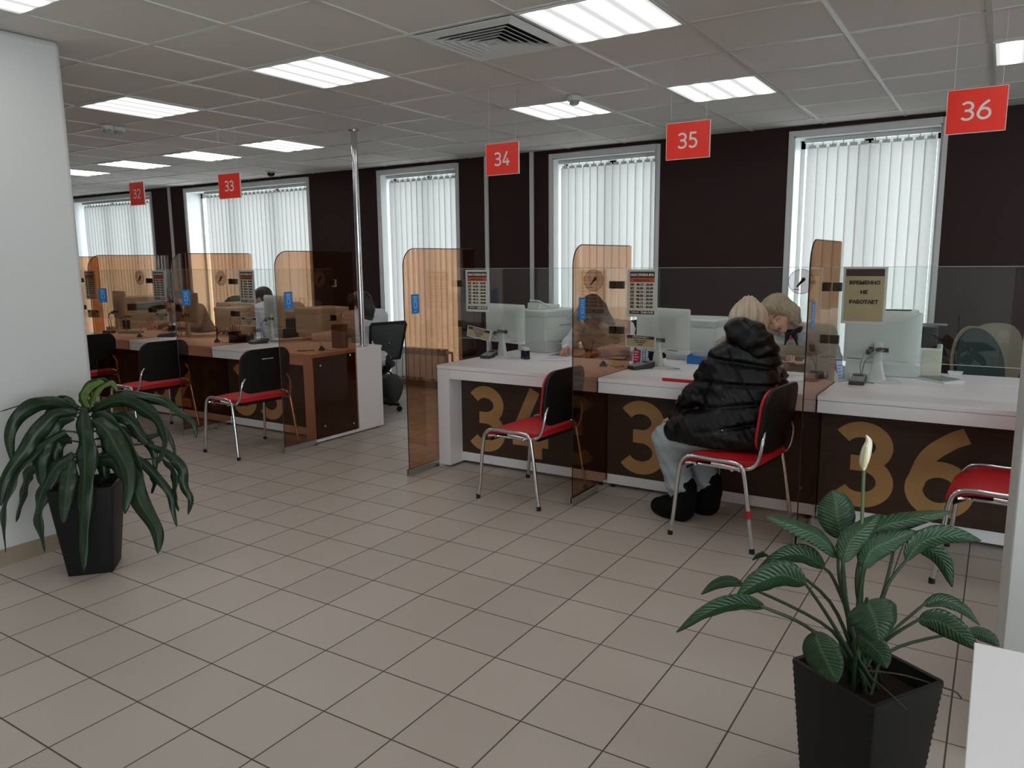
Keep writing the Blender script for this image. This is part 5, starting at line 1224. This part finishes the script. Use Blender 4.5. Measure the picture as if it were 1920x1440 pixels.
def clerk(label, hip, chest, neck, headc, fR, shL, shR, elL, elR, wrL, wrR, handL, handR, shirt=M_shirt, skin=M_skin, facing=(0, -1, 0), sleeve=1.0, vest=None, girth=1.0, knees=None, curl=(.5, .5), brow=M_brow, hs=.97, sex='f', res=.005):
    """seated clerk; returns root, origin, head point function"""
    org = Vector((hip[0], hip[1], 0)); rt = thing('person', label, 'person', org, group='people at the counters')
    hip, chest, neck, headc = map(Vector, (hip, chest, neck, headc)); shL, shR = Vector(shL), Vector(shR); fc = Vector(facing).normalized(); sd = (shR-shL).normalized()
    S = Solid(res); P = head(S, headc, fR, hs)
    nb = P(0, -.022, -.075); S.chain([nb, neck], [.047, .052], .03); S.cone(neck, chest, .055, .09, k=.05, flat=(fc, .8)); S.cone(chest, hip, .10, .10, k=.05, flat=(fc, .8))
    for sh, el, wr in ((shL, elL, wrL), (shR, elR, wrR)):
        S.cone(neck.lerp(sh, .3), sh, .04, .038, k=.03); S.chain([sh, Vector(el), Vector(wr)], [.038, .033, .024], .02)
    hand(S, wrL, handL[0], handL[1], handL[2], curl[0], s=.95); hand(S, wrR, handR[0], handR[1], handR[2], curl[1], s=.95)
    solid_obj('body', S, skin, rt, org, 1)
    face_bits(rt, org, P, fR, brow, s=hs)
    # shirt
    T = Solid(.007); g = girth; sw = (shR-shL).length*.5
    def disp(X, Y, Z): return .0030*np.sin(X*70+Z*95+1.3)*np.sin(Y*60-Z*80) + .002*np.sin(Z*140+X*40)
    nk = neck-(neck-chest).normalized()*.035
    mid = chest.lerp(hip, .5)
    for q in (-.55, 0, .55):
        T.cone(nk.lerp(chest, .35)+sd*sw*q*.9, chest+sd*sw*q, .075*g, .098*g, k=.06, flat=(fc, .85)); T.cone(chest+sd*sw*q, mid+sd*sw*q*.8, .098*g, .10*g, k=.06, flat=(fc, .9)); T.cone(mid+sd*sw*q*.8, hip+sd*sw*q*.9, .10*g, .115*g, k=.06, flat=(fc, .9))
    for sh, el, wr in ((shL, elL, wrL), (shR, elR, wrR)):
        el, wr = Vector(el), Vector(wr); end = el.lerp(wr, .92*sleeve) if sleeve > 0 else sh.lerp(el, .8)
        T.cone(nk.lerp(sh, .25), sh, .058, .062, k=.05)
        if sleeve > 0: T.chain([sh, el, end], [.064, .052, .040], .025)
        else: T.chain([sh, end], [.064, .058], .025)
    solid_obj('shirt', T, shirt, rt, org, 2, disp=disp)
    C = MB(); cdir = (P(0, 0, -.05)-nk).normalized()
    ring = []
    cb = nk+(nb-nk)*.30
    for a_, side_ in ((1, 1), (-1, -1)):
        u = sd*a_
        pts = [cb+u*.062-fc*.02+cdir*.035, cb+u*.052+fc*.05+cdir*.015, cb+u*.012+fc*.085-cdir*.015, cb+u*.030+fc*.092-cdir*.060, cb+u*.080+fc*.050-cdir*.030, cb+u*.082-fc*.02-cdir*.004]
        n_ = len(pts); v = pts+[q+fc*.003+u*.003+cdir*.002 for q in pts]; C.add(v, [tuple(range(n_-1, -1, -1)), tuple(range(n_, 2*n_))]+[(i, (i+1) % n_, n_+(i+1) % n_, n_+i) for i in range(n_)])
    C.build('collar', shirt, rt, origin=org, angle=50)
    # trousers and shoes, below the counter
    L_ = Solid(.009)
    for q in (-1, 1):
        h0 = hip+sd*.085*q+Vector((0, 0, -.03)); kn = h0+fc*.40+Vector((0, 0, .0)); an = kn+fc*.02+Vector((0, 0, .09-kn.z))
        if knees: kn, an = Vector(knees[0])+sd*.09*q, Vector(knees[1])+sd*.09*q
        L_.chain([h0, kn, an], [.088, .064, .046], .03)
    L_.cone(hip+sd*.07, hip-sd*.07, .105, k=.04); solid_obj('trousers', L_, M_trous, rt, org, 1)
    for q in (-1, 1):
        an = (Vector(knees[1]) if knees else hip+fc*.42)+sd*(.09 if knees else .085)*q; an.z = .045
        Sh = Solid(.007); Sh.chain([an-fc*.04, an+fc*.06, an+fc*.15-Vector((0, 0, .012))], [.042, .040, .032], .02, flat=((0, 0, 1), .8)); Sh.cone(an, an+Vector((0, 0, .05)), .044, k=.02)
        solid_obj('shoe', Sh, M_shoe, rt, org, 1, cut=lambda X, Y, Z: .002-Z)
    return rt, org, P, dict(nk=nk, chest=chest, hip=hip, sd=sd, fc=fc, sw=sw, mid=mid, nb=nb, cb=cb, cdir=cdir)
# ---------------------------------------------------------------- blonde clerk at counter 35
fR = face_R(-.05, .50, .50)
hc = atY(1458, 590, 5.27)
rt, org, P, K = clerk('blonde woman in beige vest and black neck scarf looking down behind counter 35', (-1.14, 5.62, .56), (-1.13, 5.47, .86), (-1.17, 5.36, 1.00), hc, fR,
    (-.96, 5.42, .955), (-1.31, 5.42, .945), (-.90, 5.36, .80), (-1.37, 5.36, .80), (-1.045, 5.255, .775), (-1.245, 5.275, .780),
    ((-.75, -.55, -.05), (-.2, .15, .9), 1), ((.45, -.8, -.05), (.1, 0, -1), 1), curl=(.75, .6))
H_ = Solid(.005); A = np.array(fR)
def strands(f):
    c = _a(P(0, -.02, 0)); A_ = np.array(fR)
    def fn(X, Y, Z):
        Q = np.stack([X-c[0], Y-c[1], Z-c[2]], -1) @ A_; th = np.arctan2(Q[..., 0], Q[..., 1]); k = np.clip((np.hypot(Q[..., 0], Q[..., 1])-.01)/.06, 0, 1)
        return k*(.0026*np.sin(th*19+2.2*np.sin(Q[..., 2]*22+th*3))+.0016*np.sin(th*37-Q[..., 2]*30))
    return fn
H_.ell(P(0, -.022, .046), (.089, .100, .088), A, .02)
for s_ in (-1, 1):
    H_.chain([P(s_*.055, .045, .085), P(s_*.082, .030, .02), P(s_*.088, .016, -.06), P(s_*.082, .020, -.125)], [.026, .024, .026, .014], .03)
    H_.chain([P(s_*.06, -.05, .06), P(s_*.08, -.05, -.04), P(s_*.072, -.045, -.125)], [.04, .036, .018], .04)
H_.chain([P(0, -.085, .05), P(0, -.085, -.04), P(0, -.07, -.12)], [.05, .048, .02], .04)
H_.chain([P(-.012, .060, .104), P(-.05, .075, .070), P(-.078, .052, .025)], [.016, .020, .018], .02); H_.chain([P(.0, .060, .104), P(.05, .074, .072), P(.078, .050, .025)], [.016, .020, .018], .02)
solid_obj('hair', H_, M_hblond, rt, org, 1, disp=strands(0))
Vs = Solid(.007); sw = K['sw']
for q in (-.5, 0, .5):
    Vs.cone(K['nk'].lerp(K['chest'], .55)+K['sd']*sw*q*1.0, K['chest']+K['sd']*sw*q, .085, .106, k=.06, flat=(K['fc'], .85)); Vs.cone(K['chest']+K['sd']*sw*q, K['mid']+K['sd']*sw*q*.8, .106, .108, k=.06, flat=(K['fc'], .9)); Vs.cone(K['mid']+K['sd']*sw*q*.8, K['hip']+K['sd']*sw*q*.8, .108, .118, k=.06, flat=(K['fc'], .9))
for s_, sh in ((1, (-.96, 5.42, .955)), (-1, (-1.31, 5.42, .945))): Vs.cone(K['nk'].lerp(Vector(sh), .5), Vector(sh), .062, .071, k=.03)
solid_obj('vest', Vs, M_vest, rt, org, 2)
Sc = Solid(.004); c0 = K['cb']+K['fc']*.100-K['cdir']*.045
Sc.ell(c0, .019, None, .01)
for s_ in (-1, 1): Sc.chain([c0, c0+K['sd']*s_*.024+Vector((0, -.004, -.024)), c0+K['sd']*s_*.040+Vector((0, -.002, -.080))], [.014, .015, .006], .010, flat=((0, 1, .2), .5))
for s_ in (-1, 1): Sc.chain([c0, K['cb']+K['sd']*s_*.062+K['fc']*.07-K['cdir']*.01, K['cb']+K['sd']*s_*.072-K['fc']*.01+K['cdir']*.012], [.016, .016, .014], .012)
solid_obj('neck_scarf', Sc, M_scarf, rt, org, 1)
b_ = MB(); b_.ell(c0+Vector((0, -.022, -.028)), (.010, .006, .014), 12, 8); b_.build('brooch', M_redplastic, rt, origin=org)
pr_ = thing('bank_card', 'white card held in the hands of the blonde woman', 'card', (-1.155, 5.175, .785), .25)
MB().box(-.045, .045, -.030, .030, -.0015, .0015).xf(Matrix.Rotation(-.25, 4, 'X')).build('card', M_paper, pr_, smooth=False)
# ---------------------------------------------------------------- dark haired clerk at counter 34
fR = face_R(-.10, .85, .10); hc = atY(1110, 588, 5.36)
rt, org, P, K = clerk('woman with black hair bent over papers behind the brown glass at counter 34', (-2.60, 5.64, .56), (-2.60, 5.50, .84), (-2.64, 5.42, .985), hc, fR,
    (-2.42, 5.46, .93), (-2.80, 5.46, .93), (-2.36, 5.34, .79), (-2.86, 5.34, .80), (-2.52, 5.19, .775), (-2.80, 5.20, .785),
    ((-.55, -.75, -.05), (0, 0, -1), -1), ((.1, -.9, -.1), (.5, .1, -.8), 1), skin=M_skin2, curl=(.6, .8))
H_ = Solid(.005); A = np.array(fR)
H_.ell(P(0, -.022, .046), (.090, .104, .090), A, .02)
for s_ in (-1, 1):
    H_.chain([P(s_*.05, .05, .088), P(s_*.082, .04, .02), P(s_*.092, .02, -.05)], [.028, .026, .02], .03)
H_.chain([P(-.06, .0, .08), P(-.10, .02, .02), P(-.135, .02, -.06), P(-.165, .03, -.13)], [.05, .04, .028, .008], .03)
H_.chain([P(0, -.085, .04), P(.0, -.10, -.05), P(-.03, -.10, -.16)], [.055, .05, .02], .04)
H_.chain([P(0, .068, .100), P(.03, .090, .07), P(.07, .06, .03)], [.02, .02, .015], .02); H_.chain([P(0, .068, .100), P(-.03, .090, .07), P(-.075, .055, .03)], [.02, .022, .02], .02)
solid_obj('hair', H_, M_hdark, rt, org, 1, disp=strands(0))
Vs = Solid(.007); sw = K['sw']
for q in (-.5, .5):
    Vs.cone(K['nk'].lerp(K['chest'], .6)+K['sd']*sw*q*1.1, K['chest']+K['sd']*sw*q*1.1, .080, .104, k=.02, flat=(K['fc'], .85)); Vs.cone(K['chest']+K['sd']*sw*q*1.1, K['mid']+K['sd']*sw*q*.9, .104, .106, k=.05, flat=(K['fc'], .9)); Vs.cone(K['mid']+K['sd']*sw*q*.9, K['hip']+K['sd']*sw*q*.8, .106, .116, k=.05, flat=(K['fc'], .9))
solid_obj('vest', Vs, M_vest, rt, org, 2)
pe = thing('pen', 'pen held by the woman with black hair at counter 34', 'pen', (-2.555, 5.10, .775))
MB().tube([(0, 0, -.035), (.004, .012, 0), (.012, .045, .085)], [.001, .004, .004], 8).build('barrel', M_dgrey, pe)
# ---------------------------------------------------------------- man at counter 32
fR = face_R(-1.28, .35, .0); hc = atY(493, 562, 5.30)
rt, org, P, K = clerk('man with short black hair in a white shirt seen in profile behind counter 32', (-6.20, 5.42, .57), (-6.22, 5.38, .90), (-6.28, 5.34, 1.06), hc, fR,
    (-6.33, 5.18, .99), (-6.14, 5.55, .99), (-6.42, 5.12, .80), (-6.40, 5.50, .80), (-6.60, 5.02, .79), (-6.68, 5.28, .79),
    ((-.85, -.5, -.1), (0, 0, -1), -1), ((-.95, -.25, -.1), (0, 0, -1), 1), skin=M_skin2, facing=(-1, -.35, 0), girth=1.12, knees=((-6.50, 5.30, .50), (-6.50, 5.30, .09)), curl=(.4, .4))
H_ = Solid(.005); A = np.array(fR)
H_.ell(P(0, -.022, .050), (.082, .097, .082), A, .02); H_.chain([P(-.05, .05, .085), P(.05, .05, .085)], [.028, .028], .03); H_.ell(P(0, -.060, .0), (.066, .055, .06), A, .02)
solid_obj('hair', H_, M_hdark, rt, org, 1, cut=lambda X, Y, Z, c=P(0, .0, -.004), u=fR @ Vector((0, .55, -1)).normalized(): ((X-c.x)*u.x+(Y-c.y)*u.y+(Z-c.z)*u.z-.035)*.8)
# ---------------------------------------------------------------- woman with long hair at the end of counter 33
fR = face_R(-1.45, .05, .0); hc = atY(672, 572, 5.36)
rt, org, P, K = clerk('woman with long dark hair in a white blouse behind the chrome pole at counter 33', (-5.03, 5.43, .55), (-5.04, 5.41, .86), (-5.09, 5.38, 1.01), hc, fR,
    (-5.12, 5.23, .945), (-5.02, 5.56, .945), (-5.20, 5.13, .775), (-5.24, 5.46, .79), (-5.38, 5.03, .775), (-5.42, 5.26, .785),
    ((-.9, -.35, -.08), (0, 0, -1), -1), ((-.95, -.2, -.1), (0, 0, -1), 1), facing=(-1, -.25, 0), girth=.98, knees=((-5.28, 5.32, .50), (-5.26, 5.32, .09)), curl=(.3, .4))
H_ = Solid(.005); A = np.array(fR)
H_.ell(P(0, -.024, .046), (.088, .102, .088), A, .02)
H_.chain([P(0, -.08, .05), P(0, -.10, -.04), P(0, -.085, -.15), P(.0, -.06, -.26)], [.06, .062, .055, .02], .04)
for s_ in (-1, 1): H_.chain([P(s_*.05, .05, .085), P(s_*.082, .02, .02), P(s_*.085, .02, -.08), P(s_*.09, .05, -.22)], [.026, .026, .026, .012], .03)
solid_obj('hair', H_, M_hbrown, rt, org, 1, disp=strands(0))
tie = Solid(.005); c0 = K['cb']+K['fc']*.095-K['cdir']*.04
tie.chain([c0, c0+Vector((.0, -.01, -.06)), c0+Vector((.03, -.01, -.15))], [.02, .022, .016], .01); solid_obj('neck_scarf', tie, M_scarf, rt, org, 1)
# ---------------------------------------------------------------- clerk at counter 31
fR = face_R(.35, .35, .25); hc = atY(322, 566, 5.36)
rt, org, P, K = clerk('woman with dark hair partly hidden by the plate of counter 32, behind counter 31', (-7.86, 5.70, .56), (-7.86, 5.52, .87), (-7.92, 5.44, 1.0), hc, fR,
    (-7.68, 5.48, .945), (-8.04, 5.48, .945), (-7.60, 5.36, .79), (-8.10, 5.36, .80), (-7.66, 5.14, .785), (-8.02, 5.14, .785),
    ((-.4, -.8, -.1), (0, 0, -1), -1), ((.4, -.8, -.1), (0, 0, -1), 1), curl=(.4, .4))
H_ = Solid(.006); A = np.array(fR)
H_.ell(P(0, -.022, .046), (.088, .102, .088), A, .02); H_.chain([P(0, -.085, .05), P(0, -.09, -.04), P(0, -.07, -.14)], [.05, .05, .02], .04)
for s_ in (-1, 1): H_.chain([P(s_*.04, .06, .09), P(s_*.082, .04, .03), P(s_*.085, .02, -.08)], [.026, .024, .016], .03)
solid_obj('hair', H_, M_hdark, rt, org, 1, disp=strands(0))
sc2 = Solid(.006); c0 = K['cb']+K['fc']*.08-K['cdir']*.04; sc2.ell(c0, (.06, .03, .05), None, .02); solid_obj('neck_scarf', sc2, M_scarf, rt, org, 1)
# ================================================================== CUSTOMER IN THE BLACK PUFFER JACKET
M_puff = pm('black_puffer', (9, 10, 12), .40, spec=.32, var=.1, scale=14, bump=.35, bscale=45)
M_jean = pm('pale_jeans', (158, 168, 172), .85, var=.12, scale=30, bump=.2, bscale=300)
M_boot = pm('black_felt_boot', (16, 16, 16), .9, spec=.15, var=.15)
M_knit = pm('beige_knit', (206, 190, 168), .9, spec=.15, var=.12, scale=70, bump=.5, bscale=220, sheen=.3)
M_hgrey = hair_mat('ash_hair_scarf', (120, 110, 98), (176, 166, 150))
org = Vector((-1.16, 4.02, 0)); cu_ = thing('person', 'person in black puffer jacket and knit hat sitting at counter 35, seen from behind', 'person', org, group='people at the counters')
fR = face_R(PI+.15, .42, -.05); hc = Vector((-1.155, 4.245, 1.078))
S = Solid(.0055); P = head(S, hc, fR, .97); neck = Vector((-1.13, 4.15, .965)); ch_ = Vector((-1.115, 4.09, .82)); hp = Vector((-1.13, 4.02, .58))
S.chain([P(0, -.022, -.075), neck, ch_, hp], [.047, .05, .06, .07], .03)
shL, shR = Vector((-1.258, 4.045, .925)), Vector((-1.020, 4.150, .915)); elL, wrL = Vector((-1.395, 4.045, .70)), Vector((-1.505, 4.12, .575)); elR, wrR = Vector((-1.01, 4.345, .79)), Vector((-1.095, 4.47, .785))
S.chain([neck, shL, elL, wrL], [.04, .04, .034, .025], .02); S.chain([neck, shR, elR, wrR], [.04, .04, .034, .025], .02)
hand(S, wrL, (-.8, .25, -.45), (-.2, 0, -1), -1, .5, s=.92); hand(S, wrR, (-.75, .65, -.05), (0, 0, -1), 1, .5, s=.92)
legs = (((-1.20, 3.97, .53), (-1.525, 4.045, .455), (-1.425, 4.03, .12)), ((-1.18, 4.13, .53), (-1.455, 4.22, .455), (-1.335, 4.20, .12)))
for h0, kn, an in legs: S.chain([h0, kn, an], [.07, .05, .035], .03)
solid_obj('body', S, M_skin, cu_, org, 1); face_bits(cu_, org, P, fR)
# jeans
J = Solid(.006)
for h0, kn, an in legs:
    J.chain([h0, kn, Vector(an)+Vector((-.02, 0, .075))], [.092, .088, .076], .03); c = Vector(an)+Vector((-.018, 0, .075)); J.ell(c, (.083, .083, .022), None, .01)
solid_obj('jeans', J, M_jean, cu_, org, 2, disp=lambda X, Y, Z: .004*np.sin(Z*75+X*50)*np.sin(X*60+Y*40))
for h0, kn, an in legs:
    an = Vector(an); B = Solid(.006); f_ = Vector((-.98, .18, 0))
    B.chain([an+Vector((.005, 0, .072)), an+Vector((.005, 0, .02)), an+Vector((.0, 0, -.055))], [.070, .068, .066], .02); B.chain([an+Vector((-.02, 0, -.055)), an+f_*.10+Vector((0, 0, -.062)), an+f_*.155+Vector((0, 0, -.068))], [.066, .060, .050], .03)
    solid_obj('boot', B, M_boot, cu_, org, 1, cut=lambda X, Y, Z: .003-Z)
# jacket: quilted torso, sleeves, skirt over the thighs
T = Solid(.0065); fw = Vector((-.34, .94, 0)); sd = Vector((.94, .34, 0))
sp1 = Vector((-1.125, 4.115, .955)); sp2 = Vector((-1.125, 4.075, .80)); sp3 = Vector((-1.135, 4.03, .62)); sp4 = Vector((-1.15, 4.02, .495))
for q, k_ in ((-.088, .04), (0, .04), (.088, .04)):
    T.chain([sp1+sd*q*.85, sp2+sd*q, sp3+sd*q*1.05, sp4+sd*q*1.15], [.074, .090, .098, .110], k_, flat=(fw, .92))
T.cone(sp1+Vector((0, 0, .02)), shL, .062, .070, k=.04); T.cone(sp1+Vector((0, 0, .02)), shR, .062, .070, k=.04)
T.cone(elL+Vector((.02, 0, 0)), (-1.20, 4.03, .66), .045, .07, k=.04); T.chain([shL, elL, elL.lerp(wrL, 1.02)], [.066, .062, .050], .014, quilt=(.009, .092)); T.chain([shR, elR, wrR], [.062, .056, .046], .014, quilt=(.009, .092))
T.chain([(-1.17, 3.985, .53), (-1.33, 4.00, .535), (-1.455, 4.03, .50)], [.120, .112, .092], .04, quilt=(.010, .13)); T.chain([(-1.17, 4.12, .53), (-1.33, 4.16, .54), (-1.43, 4.19, .51)], [.11, .10, .085], .04)
T.cone((-1.05, 4.0, .50), (-1.22, 3.96, .50), .085, .085, k=.05)
def wr_(X, Y, Z):
    d = np.mod(Z-.30*(X+1.1)*np.sin(Z*4)-.485+.0525, .105)-.0525
    return .017*np.exp(-(d/.013)**2)*np.clip((Z-.53)/.05, 0, 1) + .0028*np.sin(X*38+Z*45+.5)*np.sin(Y*46-Z*34) + .0022*np.sin(Z*110+X*90)*np.sin(X*62+Y*50)
solid_obj('puffer_jacket', T, M_puff, cu_, org, 1, disp=wr_, cut=lambda X, Y, Z: .472-Z)
Hd = Solid(.006); R_ = np.array(Matrix.Rotation(.35, 3, 'Y') @ Matrix.Rotation(-.25, 3, 'X'))
Hd.ell((-1.105, 4.105, 1.035), (.135, .088, .088), R_, .02); Hd.ell((-1.045, 4.125, .995), (.085, .075, .062), R_, .04); Hd.ell((-1.155, 4.150, 1.070), (.105, .075, .062), R_, .04); Hd.ell((-1.115, 4.10, 1.095), (.075, .06, .045), R_, .04)
def wh_(X, Y, Z): return .006*np.sin(X*22+Z*52+.8)*np.sin(Y*26+X*18) + .0045*np.sin(Z*75-X*38+.4)
solid_obj('hood', Hd, M_puff, cu_, org, 1, disp=wh_)
# ribbed knit hat
K_ = Solid(.0045); A = np.array(fR)
K_.ell(P(0, -.020, .050), (.096, .110, .098), A, .02); K_.chain([P(0, -.03, .12), P(0, -.045, .150)], [.045, .028], .04)
def ribs(X, Y, Z):
    c = P(0, -.02, 0); Q = np.stack([X-c.x, Y-c.y, Z-c.z], -1) @ A; th = np.arctan2(Q[..., 1], Q[..., 0]); return .0105*np.cos(th*14)*np.clip((np.hypot(Q[..., 0], Q[..., 1])-.015)/.05, 0, 1)+.0018*np.sin(Q[..., 2]*520+3*np.cos(th*15))
solid_obj('knit_hat', K_, M_knit, cu_, org, 0, disp=ribs, cut=lambda X, Y, Z, c=P(0, 0, -.02), u=fR @ Vector((0, 0, -1)): (X-c.x)*u.x+(Y-c.y)*u.y+(Z-c.z)*u.z)
Sf = Solid(.0045); Sf.chain([(-1.165, 4.24, 1.04), (-1.235, 4.20, 1.02), (-1.262, 4.14, .995), (-1.245, 4.10, .975)], [.03, .036, .034, .024], .02); Sf.chain([(-1.235, 4.10, .975), (-1.19, 4.055, .962)], [.022, .010], .02)
solid_obj('hair', Sf, M_hgrey, cu_, org, 1, disp=lambda X, Y, Z: .002*np.sin((X+Y)*300+Z*120))
bs = MB(); bs.tube(crom([(-1.19, 4.005, .985), (-1.14, 3.965, .90), (-1.06, 3.945, .78), (-1.01, 3.95, .70)], 8), .006, 6, flat=.6); bs.build('bag_strap', M_blackf, cu_, origin=org)
# ================================================================== LIGHT, CAMERA
w = bpy.data.worlds.new('World'); SC.world = w; w.use_nodes = True
bg = w.node_tree.nodes['Background']; bg.inputs[0].default_value = (.88, .95, 1.0, 1); bg.inputs[1].default_value = SKY
cam = bpy.data.cameras.new('Camera'); co = bpy.data.objects.new('Camera', cam); COL.objects.link(co)
co.matrix_world = Matrix(((VR.x, VU.x, -VW.x, EYE.x), (VR.y, VU.y, -VW.y, EYE.y), (VR.z, VU.z, -VW.z, EYE.z), (0, 0, 0, 1)))
cam.sensor_width = 36; cam.lens = 36*F_PX/1920; cam.clip_start = .02; cam.clip_end = 100
SC.camera = co
vs_ = SC.view_settings; vs_.view_transform = 'Standard'; vs_.look = 'None'; vs_.gamma = 1; vs_.use_curve_mapping = False; vs_.exposure = EXPO
SC.cycles.use_denoising = True; SC.cycles.max_bounces = 10; SC.cycles.transparent_max_bounces = 24; SC.cycles.diffuse_bounces = 5; SC.cycles.caustics_reflective = False; SC.cycles.caustics_refractive = False
SC.cycles.sample_clamp_indirect = 6
